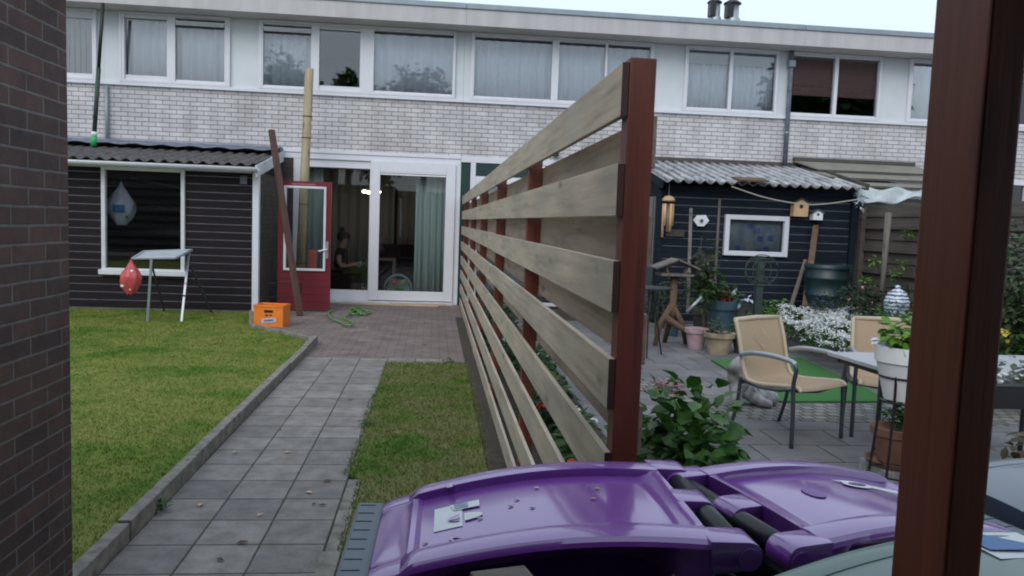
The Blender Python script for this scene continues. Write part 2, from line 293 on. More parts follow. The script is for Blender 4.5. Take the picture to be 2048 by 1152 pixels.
class MB:
    def __init__(s): s.v = []; s.f = []
    def add(s, vs, fs):
        n = len(s.v); s.v += [tuple(q) for q in vs]; s.f += [tuple(i+n for i in f) for f in fs]; return s
    def box(s, a, b, rot=None, piv=None):
        x0, x1 = sorted((a[0], b[0])); y0, y1 = sorted((a[1], b[1])); z0, z1 = sorted((a[2], b[2]))
        vs = [Vector(q) for q in ((x0, y0, z0), (x1, y0, z0), (x1, y1, z0), (x0, y1, z0), (x0, y0, z1), (x1, y0, z1), (x1, y1, z1), (x0, y1, z1))]
        if rot: vs = [rot @ (q-Vector(piv)) + Vector(piv) for q in vs]
        return s.add(vs, [(0, 3, 2, 1), (4, 5, 6, 7), (0, 1, 5, 4), (1, 2, 6, 5), (2, 3, 7, 6), (3, 0, 4, 7)])
    def bar(s, p, q, w, h, upv=(0, 0, 1)):
        p, q = Vector(p), Vector(q); d = (q-p).normalized(); u = Vector(upv)
        if abs(d.dot(u)) > .99: u = Vector((0, 1, 0))
        a = d.cross(u).normalized()*w/2; c = a.normalized().cross(d)*h/2
        vs = [p-a-c, p+a-c, p+a+c, p-a+c, q-a-c, q+a-c, q+a+c, q-a+c]
        return s.add(vs, [(0, 1, 2, 3), (7, 6, 5, 4), (0, 4, 5, 1), (1, 5, 6, 2), (2, 6, 7, 3), (3, 7, 4, 0)])
    def tube(s, pts, r, n=10, caps=True):
        pts = [Vector(p) for p in pts]; rs = r if isinstance(r, (list, tuple)) else [r]*len(pts)
        rings = []; pu = None
        for i, p in enumerate(pts):
            d = (pts[min(i+1, len(pts)-1)] - pts[max(i-1, 0)]).normalized()
            u = pu if pu is not None else (Vector((0, 0, 1)) if abs(d.z) < .9 else Vector((1, 0, 0)))
            a = (u - d*u.dot(d)).normalized(); c = d.cross(a); pu = a
            rings.append([p + (a*math.cos(2*PI*k/n) + c*math.sin(2*PI*k/n))*rs[i] for k in range(n)])
        vs = [q for rg in rings for q in rg]
        fs = [(i*n+k, i*n+(k+1) % n, (i+1)*n+(k+1) % n, (i+1)*n+k) for i in range(len(pts)-1) for k in range(n)]
        if caps: fs += [tuple(reversed(range(n))), tuple(range((len(pts)-1)*n, len(pts)*n))]
        return s.add(vs, fs)
    def lathe(s, c, prof, n=24, sx=1, sy=1):
        c = Vector(c); vs = [c+Vector((r*sx*math.cos(2*PI*k/n), r*sy*math.sin(2*PI*k/n), z)) for r, z in prof for k in range(n)]
        fs = [(i*n+k, i*n+(k+1) % n, (i+1)*n+(k+1) % n, (i+1)*n+k) for i in range(len(prof)-1) for k in range(n)]
        return s.add(vs, fs)
    def ball(s, c, r, n=12, sq=(1, 1, 1)):
        prof = [(math.sin(PI*i/n)*1.0+1e-4, -math.cos(PI*i/n)) for i in range(n+1)]
        c = Vector(c); k = 2*n
        vs = [c+Vector((a*r*sq[0]*math.cos(2*PI*j/k), a*r*sq[1]*math.sin(2*PI*j/k), z*r*sq[2])) for a, z in prof for j in range(k)]
        return s.add(vs, [(i*k+j, i*k+(j+1) % k, (i+1)*k+(j+1) % k, (i+1)*k+j) for i in range(n) for j in range(k)])
    def grid(s, nu, nv, fn):
        vs = [fn(i/nu, j/nv) for i in range(nu+1) for j in range(nv+1)]
        return s.add(vs, [(i*(nv+1)+j, (i+1)*(nv+1)+j, (i+1)*(nv+1)+j+1, i*(nv+1)+j+1) for i in range(nu) for j in range(nv)])
    def poly(s, pts, z0, z1):
        n = len(pts); vs = [(x, y, z0) for x, y in pts]+[(x, y, z1) for x, y in pts]
        return s.add(vs, [tuple(reversed(range(n))), tuple(range(n, 2*n))]+[(i, (i+1) % n, n+(i+1) % n, n+i) for i in range(n)])
    def build(s, name, m, parent=None, loc=None, smooth=False, bevel=0, thick=0):
        me = bpy.data.meshes.new(name); me.from_pydata(s.v, [], s.f); me.update()
        bm = bmesh.new(); bm.from_mesh(me)
        if thick:
            bmesh.ops.recalc_face_normals(bm, faces=bm.faces); bmesh.ops.solidify(bm, geom=bm.faces[:], thickness=thick)
        bmesh.ops.recalc_face_normals(bm, faces=bm.faces)
        if bevel:
            bmesh.ops.bevel(bm, geom=[e for e in bm.edges if len(e.link_faces) == 2 and e.calc_face_angle(0) > .5], offset=bevel, segments=2, affect='EDGES', profile=.6)
        bm.to_mesh(me); bm.free()
        o = link(name, me, m, parent, loc, smooth)
        if smooth == 'auto' or (smooth and bevel):
            me.shade_smooth() if hasattr(me, 'shade_smooth') else None
        return o
def sharp(o, ang=35):
    """smooth shading with hard edges kept"""
    me = o.data; bm = bmesh.new(); bm.from_mesh(me)
    for f in bm.faces: f.smooth = True
    for e in bm.edges: e.smooth = not (len(e.link_faces) == 2 and e.calc_face_angle(0) > R(ang))
    bm.to_mesh(me); bm.free(); return o
def struct(name, mb, m, **k): return props(mb.build(name, m, **k), kind='structure')
def np_mesh(name, V, k, m, parent=None, loc=None):
    """V: (n*k,3) array of n separate k-gons"""
    n = len(V)//k; me = bpy.data.meshes.new(name); me.vertices.add(n*k); me.vertices.foreach_set('co', np.asarray(V, dtype=np.float32).ravel())
    me.loops.add(n*k); me.loops.foreach_set('vertex_index', np.arange(n*k, dtype=np.int32))
    me.polygons.add(n); me.polygons.foreach_set('loop_start', np.arange(0, n*k, k, dtype=np.int32)); me.polygons.foreach_set('loop_total', np.full(n, k, dtype=np.int32))
    me.update(); me.validate(); return link(name, me, m, parent, loc)
def leafV(P, D, N, L, W, shape='oval'):
    """leaf polygons: base points P, direction D, normal N, length L, width W (arrays)"""
    D = D/np.linalg.norm(D, axis=1)[:, None]; S = np.cross(D, N); S /= (np.linalg.norm(S, axis=1)[:, None]+1e-9)
    prof = {'oval': [(0, 0), (.3, .42), (.65, .45), (1, 0), (.65, -.45), (.3, -.42)], 'thin': [(0, 0), (.4, .5), (1, 0), (.4, -.5)], 'disc': [(.5*math.cos(a)+.5, .5*math.sin(a)) for a in (0, 1.05, 2.1, 3.14, 4.19, 5.24)]}[shape]
    Nn = np.cross(S, D)
    out = [P + D*(L*a)[:, None] + S*(W*b_)[:, None] - Nn*(L*(.25*a*a))[:, None]*.5 + Nn*(W*abs(b_)*.35)[:, None] for a, b_ in prof]
    return np.stack(out, 1).reshape(-1, 3), len(prof)
def rnd_dirs(n): v = NR.normal(size=(n, 3)); return v/np.linalg.norm(v, axis=1)[:, None]
def crown(name, c, rad, n, L, W, m, parent=None, loc=None, shape='oval', shell=.55, lumps=7, flat=.4, zmin=None, aspect=None):
    """leaves scattered through lumpy clumps inside an ellipsoid"""
    c = np.array(c, float); rad = np.array(rad, float)
    cl = rnd_dirs(lumps)*rad*NR.uniform(.25, .72, (lumps, 1)); cr = NR.uniform(.3, .55, lumps)
    k = NR.randint(0, lumps, n); d = rnd_dirs(n); rr = NR.uniform(shell, 1, n)**.6
    P = c + cl[k] + d*rad*(cr[k]*rr)[:, None]
    if zmin is not None: P[:, 2] = np.maximum(P[:, 2], zmin + NR.uniform(0, .05, n))
    D = d + rnd_dirs(n)*.6; D[:, 2] = D[:, 2]*.5 - .1
    N = rnd_dirs(n)*flat + np.array([0, 0, 1.]); 
    ls = L*NR.uniform(.55, 1.2, n); V, kk = leafV(P, D, N, ls, ls*(W/L), shape)
    return np_mesh(name, V, kk, m, parent, loc)
def wavy(name, x0, x1, z0, z1, y, m, parent, amp=.03, wl=.13, axis='x'):
    n = max(12, int(abs(x1-x0)/wl*8)); ph = random.random()*6
    def fn(u, v):
        x = x0+(x1-x0)*u; q = x + .02*math.sin(x*9+ph)
        yy = y + amp*(math.sin(2*PI*q/wl+ph)+.5*math.sin(2*PI*q/wl*.43+ph*2))*(.75+.25*(1-v))
        z = z0+(z1-z0)*v
        return (x, yy, z) if axis == 'x' else (yy, x, z)
    mb = MB().grid(n, 2, fn); return mb.build(name, m, parent, smooth=True, thick=.004)
def text(name, s, size, m, parent, mw, ext=.001):
    cu = bpy.data.curves.new('t', 'FONT'); cu.body = s; cu.size = size; cu.extrude = ext; cu.align_x = 'CENTER'; cu.align_y = 'CENTER'
    o = bpy.data.objects.new('t', cu); COL.objects.link(o); dg = bpy.context.evaluated_depsgraph_get(); dg.update()
    me = bpy.data.meshes.new_from_object(o.evaluated_get(dg)); bpy.data.objects.remove(o); me.transform(mw)
    return link(name, me, m, parent)
def skin_mesh(chains, sub=2):
    """one continuous surface from joint chains [(p, r)...]; the first point of each later chain may be an index into all joints"""
    vs = []; es = []; rs = []
    for ch in chains:
        prev = None
        for it in ch:
            if isinstance(it, int): prev = it; continue
            vs.append(it[0]); rs.append(it[1]); i = len(vs)-1
            if prev is not None: es.append((prev, i))
            prev = i
    me = bpy.data.meshes.new('sk'); me.from_pydata(vs, es, []); o = bpy.data.objects.new('sk', me); COL.objects.link(o)
    o.modifiers.new('s', 'SKIN')
    for i, sv in enumerate(me.skin_vertices[0].data): sv.radius = rs[i] if isinstance(rs[i], tuple) else (rs[i], rs[i])
    me.skin_vertices[0].data[0].use_root = True
    md = o.modifiers.new('u', 'SUBSURF'); md.levels = sub; md.render_levels = sub
    dg = bpy.context.evaluated_depsgraph_get(); dg.update(); out = bpy.data.meshes.new_from_object(o.evaluated_get(dg)); bpy.data.objects.remove(o)
    for p in out.polygons: p.use_smooth = True
    return out
# ================================================================== GROUND
struct('ground', MB().box((-60, -40, -.3), (60, 80, -.03)), 'soil')
FX = .48
struct('path', MB().box((-1.335, .3, -.03), (-.452, 8.38, .0)), 'tiles')
struct('patio_paving', MB().poly([(-1.335, 8.384), (.47, 8.384), (.47, 13.9), (-2.75, 13.9), (-2.72, 12.0), (-2.36, 10.52), (-1.42, 9.4), (-1.335, 9.3)], -.03, .0), 'klinker')
struct('path_border', MB().poly([(-.45, 8.09), (.42, 8.09), (.42, 8.382), (-.45, 8.382)], -.03, .003), 'tiles')
lawn_pts = [(-1.40, .5), (-1.40, 9.4), (-2.40, 10.5), (-2.72, 12.08), (-9, 12.08), (-9, .5)]
struct('lawn', MB().poly(lawn_pts, -.03, .012), 'lawn')
strip_pts = [(-.37, .3), (-.37, 4.4), (-.45, 4.5), (-.45, 8.08), (.36, 8.08), (.36, .3)]
struct('grass_strip', MB().poly(strip_pts, -.03, .01), 'lawn_patchy')
struct('fence_soil', MB().box((.365, .3, -.03), (1.25, 12, .015)), 'soil')
struct('neighbour_patio', MB().poly([(1.25, .3), (7.5, .3), (7.5, 12), (1.25, 12)], -.03, .0), 'tiles_right')
struct('cobble_band', MB().poly([(2.6, 5.9), (5.2, 5.75), (5.2, 6.5), (3.2, 6.48), (2.4, 6.45), (1.9, 8.4), (1.7, 8.4), (2.05, 6.3)], -.03, .004), 'cobble')
# kerb stones along the lawn, one object each
y = .6; i = 0
kerb = thing('lawn_kerb', (-1.37, .6, 0), 'long weathered concrete kerb between the left lawn and the tiled path', 'kerb')
while y < 9.2:
    ln = min(1.0, 9.33-y); dz = random.uniform(-.006, .006); dx = random.uniform(-.006, .006)
    MB().box((-1.40+dx, y, -.03), (-1.338+dx, y+ln-.006, .085+dz)).build('kerb_stone', 'concrete', kerb, bevel=.006); y += ln
kb = MB()
for a, c in (((-1.372, 9.36), (-2.37, 10.5)), ((-2.37, 10.5), (-2.70, 11.95))):
    kb.bar((a[0], a[1], .01), (c[0], c[1], .01), .05, .09)
props(kb.build('lawn_edging', 'concrete', loc=(-1.37, 9.36, 0)), 'dark concrete edging running diagonally between lawn corner and patio', 'edging')
eb = thing('path_edging', (-.41, .3, 0), 'narrow concrete strip edging the right side of the tiled path', 'edging')
for k in range(4): MB().box((-.448, .3+k*1.03, -.03), (-.375, 1.325+k*1.03, .008)).build('edging_stone', 'concrete', eb, bevel=.005)
MB().box((-.45, 3.12, .009), (-.37, 3.36, .04)).build('x', 'concrete', loc=(-.41, 3.2, 0)).name = 'loose_stone'
props(bpy.data.objects['loose_stone'], 'pale loose stone block at bottom end of the path edging', 'stone')
# grass blades
def pip(P, poly):
    x, y = P[:, 0], P[:, 1]; ins = np.zeros(len(P), bool); j = len(poly)-1
    for i in range(len(poly)):
        xi, yi = poly[i]; xj, yj = poly[j]
        ins ^= ((yi > y) != (yj > y)) & (x < (xj-xi)*(y-yi)/(yj-yi+1e-12)+xi); j = i
    return ins
def blades(name, poly, n, m, h, label, bbox):
    P = np.stack([NR.uniform(bbox[0], bbox[1], n), bbox[2]+(bbox[3]-bbox[2])*NR.uniform(0, 1, n)**1.35, np.full(n, .008)], 1); P = P[pip(P, poly)]; n = len(P)
    a = NR.uniform(0, 2*PI, n); H = h*NR.uniform(.35, 1.2, n); wd = .0018+.0003*P[:, 1]
    s = np.stack([np.cos(a), np.sin(a), 0*a], 1)*wd[:, None]; le = np.stack([NR.normal(0, .7, n), NR.normal(0, .7, n), np.ones(n)], 1)*H[:, None]
    V = np.stack([P-s, P+s, P+le], 1).reshape(-1, 3); o = np_mesh(name, V, 3, m); props(o, label, 'grass', kind='stuff')
blades('grass', lawn_pts, 190000, 'lawn', .024, 'short yellowish green lawn grass', (-6.2, -1.40, 2.4, 12.08))
blades('grass', [(-.40, .3), (-.395, 4.4), (-.49, 4.5), (-.47, 5.3), (-.5, 6.2), (-.455, 7), (-.47, 8.1), (.39, 8.14), (.41, 6), (.37, 4), (.39, .3)], 40000, 'lawn_patchy', .026, 'thin patchy grass beside the slatted fence', (-.5, .41, 1.6, 8.14))
# soft weeds along joints / edges
for k, (x, yy) in enumerate([(-1.30, 3.95), (.2, 8.15), (-1.395, 3.6), (-.43, 5.6)]):
    props(crown('weed', (x, yy, .03), (.07, .06, .04), 60, .03, .016, 'leaf', loc=(x, yy, 0)), ['small green weed at the kerb foot near the bottom of the path', 'green weed at the patio edge beside the fence', 'low weed growing over the lower left kerb', 'small weed at the ragged right edge of the path'][k], 'weed')
# ================================================================== HOUSES
ZB0, ZB1, ZW1, YF = 2.64, 3.56, 4.765, 13.9
def frame(parent, x0, x1, z0, z1, y, w=.05, d=.06, m='upvc', name='window_frame'):
    mb = MB(); mb.box((x0, y-d/2, z0), (x0+w, y+d/2, z1)).box((x1-w, y-d/2, z0), (x1, y+d/2, z1)).box((x0+w, y-d/2, z0), (x1-w, y+d/2, z0+w)).box((x0+w, y-d/2, z1-w), (x1-w, y+d/2, z1))
    return mb.build(name, m, parent, bevel=.006)
def pane(parent, x0, x1, z0, z1, y, m='glass', name='glass'):
    return MB().box((x0-.01, y, z0-.01), (x1+.01, y+.006, z1+.01)).build(name, m, parent)
def X14(px, py=130): return U(px, py, Y=YF).x
houses = []
def house(x0, x1, label, lower):
    t = thing('terraced_house', (x0, YF, 0), label, 'house', 'terraced houses in the row')
    wl = MB().box((x0, YF, ZB0), (x1, YF+.25, ZB1))
    wl.build('brick_wall', 'brick_white', t)
    MB().box((x0, YF-.05, ZB1+.002), (x1, YF+.2, ZB1+.055)).build('sill_band', 'upvc', t, bevel=.004)
    # roof slab and fascia
    MB().box((x0, 13.42, 4.775), (x1, 22, 5.03)).build('roof', 'soffit', t)
    MB().box((x0, 13.395, 4.768), (x1, 13.418, 5.03)).build('fascia', 'fascia', t)
    MB().box((x0, 13.37, 5.032), (x1, 22, 5.125)).build('roof_trim', 'zinc', t, bevel=.012)
    # rooms behind upper windows, floor slab
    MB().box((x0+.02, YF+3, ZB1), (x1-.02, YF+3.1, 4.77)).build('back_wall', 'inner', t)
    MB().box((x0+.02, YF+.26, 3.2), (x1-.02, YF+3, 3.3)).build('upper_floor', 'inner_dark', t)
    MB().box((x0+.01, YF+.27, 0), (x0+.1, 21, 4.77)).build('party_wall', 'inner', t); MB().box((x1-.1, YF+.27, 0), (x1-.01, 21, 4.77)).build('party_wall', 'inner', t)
    houses.append(t); return t
def upper(t, x0, x1, wins):
    """white panelling with openings; wins: list of (outer x0, outer x1, [panes])"""
    z0, z1 = ZB1+.057, ZW1+.005
    xs = x0
    for wx0, wx1, _ in wins:
        if wx0 > xs+.01: MB().box((xs, YF+.01, z0), (wx0, YF+.16, z1)).build('wall_panel', 'panel', t)
        xs = max(xs, wx1)
    if xs < x1-.01: MB().box((xs, YF+.01, z0), (x1, YF+.16, z1)).build('wall_panel', 'panel', t)
    for wx0, wx1, panes in wins:
        f = frame(t, wx0, wx1, z0, z1, YF+.0, .045, .10, name='window')
        # mullions between panes and sash frames
        ps = sorted(panes, key=lambda p: p['x'][0]); prev = wx0+.045; mu = MB()
        for p in ps:
            a, c = p['x']; pz0, pz1 = p.get('z', (3.69, 4.70))
            if a-prev > .012: mu.box((prev+.001, YF-.045, z0+.046), (a-.002, YF+.045, z1-.046))
            mu.box((a, YF-.02, z0+.046), (c, YF+.04, pz0)); mu.box((a, YF-.02, pz1), (c, YF+.04, z1-.046))
            prev = c+.002
        if wx1-.045-prev > .012: mu.box((prev, YF-.045, z0+.046), (wx1-.046, YF+.045, z1-.046))
        o = mu.build('mullion', 'upvc', f)
        for p in ps:
            a, c = p['x']; pz0, pz1 = p.get('z', (3.69, 4.70))
            pane(f, a, c, pz0, pz1, YF+.005, p.get('g', 'glass'))
            if p.get('vent'):
                MB().box((a, YF-.05, pz1-.075), (c, YF-.021, pz1-.045)).build('vent', 'upvc', f); MB().box((a+.01, YF-.047, pz1-.115), (c-.01, YF-.02, pz1-.077)).build('vent_slot', 'trim_white', f); MB().box((a, YF-.03, pz1-.14), (c, YF-.01, pz1-.117)).build('vent_gap', 'black', f)
            cu = p.get('c')
            if cu == 'none': continue
            if cu == 'vert':
                mb = MB(); n = max(2, int((c-a)/.09))
                for k in range(n): mb.box((a+k*.09, YF+.12, pz0-.02), (a+k*.09+.078, YF+.123, pz1))
                mb.build('vertical_blind', 'blind_grey', f)
            elif cu == 'brown':
                mb = MB(); n = 24; zb = pz0+(pz1-pz0)*.33
                for k in range(n):
                    zz = zb+(pz1-zb)*k/n; mb.box((a-.03, YF+.09, zz), (c+.03, YF+.10, zz+(pz1-zb)/n*.8))
                mb.build('blind', 'blind_brown', f)
            else:
                wavy('curtain', a-.03, c+.03, pz0-.05, pz1-(.02 if not p.get('box') else .2), YF+.15, cu or 'curtain', f, .034, p.get('wl', .17))
                if p.get('box'): MB().box((a-.02, YF+.10, pz1-.21), (c+.02, YF+.2, pz1+.02)).build('blind_box', 'blind_grey', f)
xa, xb, xc, xd = -5.56, .44, 6.36, 12.6
hA = house(-11.6, xa, 'far left house of the white row, only a blinded window showing', None)
upper(hA, -11.6, xa, [(-8.6, -5.66, [dict(x=(-8.4, -7.1), c='vert', z=(3.72, 4.62)), dict(x=(-7.05, -5.73), c='vert', z=(3.72, 4.62))])])
hB = house(xa+.003, xb, 'white brick house of the row with glass sliding door onto the patio', None)
upper(hB, xa+.003, xb, [
 (X14(240), X14(461), [dict(x=(X14(251), X14(335)), z=(3.74, 4.67)), dict(x=(X14(352), X14(450)), z=(3.70, 4.71), vent=1)]),
 (X14(518), X14(911), [dict(x=(X14(527), X14(622)), vent=1), dict(x=(X14(639), X14(720)), c='none', z=(3.73, 4.67)), dict(x=(X14(748), X14(905)), wl=.22)])])
hC = house(xb+.003, xc, 'white brick house of the row behind the fence, with dark blue shed in front', None)
upper(hC, xb+.003, xc, [
 (X14(942), X14(1306), [dict(x=(X14(949), X14(1103))), dict(x=(X14(1117), X14(1209))), dict(x=(X14(1214), X14(1299)))]),
 (X14(1369), X14(1556), [dict(x=(X14(1376), X14(1458)), box=1, wl=.1), dict(x=(X14(1465), X14(1550)), box=1, wl=.1)])])
hD = house(xc+.003, xd, 'right house of the white row with brown blinds in its upper window', None)
upper(hD, xc+.003, xd, [
 (X14(1579), X14(1763), [dict(x=(X14(1585), X14(1669)), c='brown'), dict(x=(X14(1676), X14(1757)), c='brown')]),
 (X14(1818), 11.4, [dict(x=(X14(1826), 9.9), c='curtain_tan'), dict(x=(9.96, 11.33), c='curtain_tan')])])
# ground floors
MB().box((-11.6, YF, 0), (xa, YF+.25, ZB0-.002)).build('lower_wall', 'brick_side', hA)
MB().box((xa+.003, YF, 0), (-2.66, YF+.25, ZB0-.002)).build('lower_wall', 'brick_side', hB)
MB().box((-2.66, YF-.03, ZB0-.06), (xb, YF+.2, ZB0+.0)).box((-2.66, YF-.015, ZB0-.16), (xb, YF+.19, ZB0-.064)).build('lintel', 'upvc', hB, bevel=.004)
MB().box((-2.44, YF-.01, 0), (-2.30, YF+.19, ZB0-.162)).build('door_post', 'upvc', hB)
MB().box((-2.66, YF-.005, 0), (-2.442, YF+.19, ZB0-.162)).build('lower_wall', 'brick_side', hB)
sd_ = MB().box((-2.298, YF+.02, .0), (-1.08, YF+.14, .215)).box((-2.298, YF+.02, 2.34), (-1.08, YF+.14, ZB0-.162)).box((-1.14, YF+.02, .216), (-1.08, YF+.14, 2.339)).build('fixed_frame', 'upvc', hB, bevel=.004)
pane(sd_, -2.30, -1.14, .216, 2.34, YF+.06, 'glass_door')
MB().box((-2.298, YF+.0, 2.33), (-1.14, YF+.018, 2.345)).build('seal', 'black', sd_)
sx0, sx1, sz0, sz1 = -1.125, .35, .06, 2.475
sl_ = frame(hB, sx0, sx1, sz0, sz1, YF-.02, .165, .07, 'upvc', 'sliding_door')
pane(sl_, sx0+.165, sx1-.165, sz0+.165, sz1-.165, YF-.02, 'glass_door')
MB().box((sx0+.17, YF-.05, sz1-.22), (sx1-.17, YF-.03, sz1-.155)).build('vent', 'white', sl_)
MB().box((sx0+.17, YF-.053, sz1-.195), (sx1-.17, YF-.051, sz1-.185)).build('vent_slot', 'black', sl_)
MB().box((sx1+.002, YF-.01, 0), (xb, YF+.18, ZB0-.162)).build('door_post', 'upvc', hB)
MB().box((-2.3, YF-.12, .0), (.36, YF+.0, .045)).build('threshold', 'trim_white', hB, bevel=.005)
# living room
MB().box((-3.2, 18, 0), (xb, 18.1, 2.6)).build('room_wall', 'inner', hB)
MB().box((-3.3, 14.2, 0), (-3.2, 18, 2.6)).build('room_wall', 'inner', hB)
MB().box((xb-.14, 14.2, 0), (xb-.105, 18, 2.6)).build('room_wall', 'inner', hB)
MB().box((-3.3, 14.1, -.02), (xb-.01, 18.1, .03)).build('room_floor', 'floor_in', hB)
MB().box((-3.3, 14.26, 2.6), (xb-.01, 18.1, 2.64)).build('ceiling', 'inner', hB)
# house C ground floor: green panels and white trimmed window
MB().box((xb+.003, YF-.01, 0), (.61, YF+.2, ZB0-.11)).build('green_panel', 'green_dark', hC)
MB().box((xb+.003, YF-.03, ZB0-.108), (3.75, YF+.2, ZB0)).build('lintel', 'upvc', hC)
MB().box((.612, YF-.03, 0), (.70, YF+.2, ZB0-.11)).build('door_post', 'upvc', hC)
MB().box((.702, YF-.01, 2.30), (1.75, YF+.2, ZB0-.11)).build('green_panel', 'green_dark', hC)
MB().box((.702, YF-.02, 2.24), (3.2, YF+.2, 2.298)).box((1.752, YF-.02, 2.3), (1.83, YF+.2, ZB0-.11)).box((3.2, YF-.02, 0), (3.75, YF+.2, ZB0-.11)).build('window_trim', 'upvc', hC)
fw_ = frame(hC, .702, 3.2, .02, 2.238, YF, .06, .08, 'upvc', 'window')
pane(fw_, .76, 3.14, .08, 2.18, YF); wavy('curtain', .8, 3.1, .1, 2.2, YF+.3, 'curtain_grey', fw_)
MB().box((3.752, YF, 0), (xc, YF+.25, ZB0-.002)).build('lower_wall', 'brick_side', hC)
MB().box((xc+.003, YF, 0), (8.4, YF+.25, ZB0-.002)).build('lower_wall', 'brick_side', hD)
MB().box((11.2, YF, 0), (xd, YF+.25, ZB0-.002)).build('lower_wall', 'brick_side', hD)
fd_ = frame(hD, 8.402, 11.198, .05, ZB0-.002, YF, .09, .1, 'upvc', 'patio_window'); pane(fd_, 8.49, 11.1, .14, 2.54, YF, 'glass_dark')
wavy('curtain', 8.5, 11.1, .1, 2.55, YF+.3, 'curtain_grey', fd_)
wl_ = thing('wall_lamp', (2.1, YF, 2.75), 'small black lamp on the white brick wall above the fence top', 'lamp')
MB().box((2.07, YF-.05, 2.72), (2.13, YF, 2.88)).build('bracket', 'black', wl_); MB().lathe((2.1, YF-.1, 2.70), [(.001, .16), (.05, .12), (.055, 0), (.001, -.01)]).build('lamp_head', 'black', wl_)
# chimneys
for k, (x, lab) in enumerate([(5.63, 'left one of two metal flue pipes on the flat roof'), (6.01, 'right one of two metal flue pipes on the flat roof')]):
    t = thing('flue_pipe', (x, 16, 5.12), lab, 'flue', 'flue pipes on the roof')
    r = .10 if k == 0 else .12
    MB().lathe((x, 16, 5.12), [(r*1.3, 0), (r*1.3, .72), (r, .76), (r, 1.02), (.001, 1.02)]).build('pipe', 'alu', t, smooth=True)
    MB().lathe((x-.02, 16, 6.145), [(.001, -.01), (r*1.5, 0), (r*1.5, .02), (r*.5, .10), (.001, .11)]).build('cap', 'black', t)
    MB().box((x-r*1.42, 15.86, 5.86), (x-r*.3, 16.05, 6.14)).build('draught_plate', 'black', t)
# downpipes, leaning cleaning pole
def pipe(name, pts, r, m, label, cat, **k):
    return props(MB().tube(pts, r, 12).build(name, m, loc=pts[0], smooth=True, **k), label, cat)
dp = thing('downpipe', (6.33, 13.84, 2.75), 'dark grey downpipe on the white brick between two houses, right of the fence post', 'downpipe')
MB().tube([(6.34, 13.84, 2.74), (6.34, 13.84, 4.45), (6.34, 13.84, 4.78)], .042).build('pipe', 'lead', dp, smooth=True)
MB().tube([(6.34, 13.84, 3.3), (6.34, 13.84, 3.33)], .05).build('bracket', 'zinc', dp)
MB().box((6.28, 13.77, 4.48), (6.40, 13.89, 4.60)).build('hopper', 'zinc', dp, bevel=.01)
pipe('thin_downpipe', [(-5.50, 13.86, 2.55), (-5.50, 13.86, 3.54)], .028, 'zinc', 'thin grey pipe on the white brick beside the leaning dark pole', 'downpipe')
p0, p1 = U(187, 292, Y=13.35), U(206, 6, Y=13.35)
cp = thing('telescopic_pole', p0, 'dark telescopic pole with green foot leaning on the roof edge at left', 'pole')
dd = p1-p0
MB().tube([p0+dd*.10, p0+dd*.55], .035).build('lower_tube', 'iron', cp, smooth=True); MB().tube([p0+dd*.55, p1], .027).build('upper_tube', 'black', cp, smooth=True)
MB().tube([p0, p0+dd*.075], .045).build('green_foot', mat('green_grip', (.02, .42, .10), .4, .05), cp, smooth=True); MB().tube([p0+dd*.075, p0+dd*.10], .045).build('collar', 'white', cp, smooth=True)
# ================================================================== LEFT SHED
def siding(x0, x1, z0, z1, y, pitch=.118, gap=.014):
    mb = MB(); z = z0
    while z < z1-.01:
        ze = min(z+pitch-gap, z1); mb.box((x0, y, z), (x1, y+.03, ze)); z += pitch
    return mb
def corr(x0, x1, y0, z0, y1, z1, wl=.177, amp=.027, th=.008):
    n = int((x1-x0)/wl*8); nr = 6
    def fn(u, v):
        x = x0+(x1-x0)*u; return (x, y0+(y1-y0)*v, z0+(z1-z0)*v+amp*math.sin(2*PI*x/wl))
    return MB().grid(n, nr, fn), th
SY = 12.12
ls = thing('left_shed', (-4.2, SY, 0), 'dark brown boarded shed with corrugated roof and large window at left', 'shed')
gx0, gx1 = -4.885, -3.70
MB().box((-9, SY+.007, 0), (gx0, SY+.06, 2.16)).box((gx1, SY+.007, 0), (-2.73, SY+.06, 2.16)).box((gx0, SY+.007, 0), (gx1, SY+.06, .56)).build('lit_edge_backing', 'groove', ls)  # pale sheet in the gaps, coloured as the boards' lit edges
wb = siding(-9, gx0-.001, .03, 2.16, SY); wb2 = siding(gx1+.001, -2.725, .03, 2.16, SY); wb.add(wb2.v, wb2.f); wb3 = siding(gx0, gx1, .03, .56, SY); wb.add(wb3.v, wb3.f)
wb.build('board_wall', 'shed_brown', ls, bevel=.003)
f = frame(ls, gx0, gx1, .565, 2.12, SY, .055, .09, 'trim_white', 'window'); pane(f, gx0+.055, gx1-.055, .62, 2.07, SY, 'glass')
MB().box((gx0-.03, SY-.09, .525), (gx1+.03, SY+.03, .60)).build('window_sill', 'trim_white', f, bevel=.006)
MB().box((-9, 13.86, 0), (-2.75, 13.89, 2.5)).build('back_panel', 'inner_dark', ls)
MB().box((-6.3, SY+.1, 0), (-6.27, 13.8, 2.3)).build('partition', 'inner_dark', ls)
mb = MB()
for z in (.75, 1.12, 1.5, 1.86): mb.box((-6.2, 13.1, z), (-2.9, 13.6, z+.07))
mb.build('reflection_slat', 'grey_wood', ls)  # bars added inside to imitate fence boards reflected in the window
MB().box((-2.722, SY-.03, .02), (-2.628, SY+.07, 2.17)).build('corner_post', 'upvc', ls, bevel=.005)
MB().box((-2.70, SY+.072, 0), (-2.655, 13.88, 2.12)).build('side_wall', 'brick_side', ls)
mb = MB(); n = 1
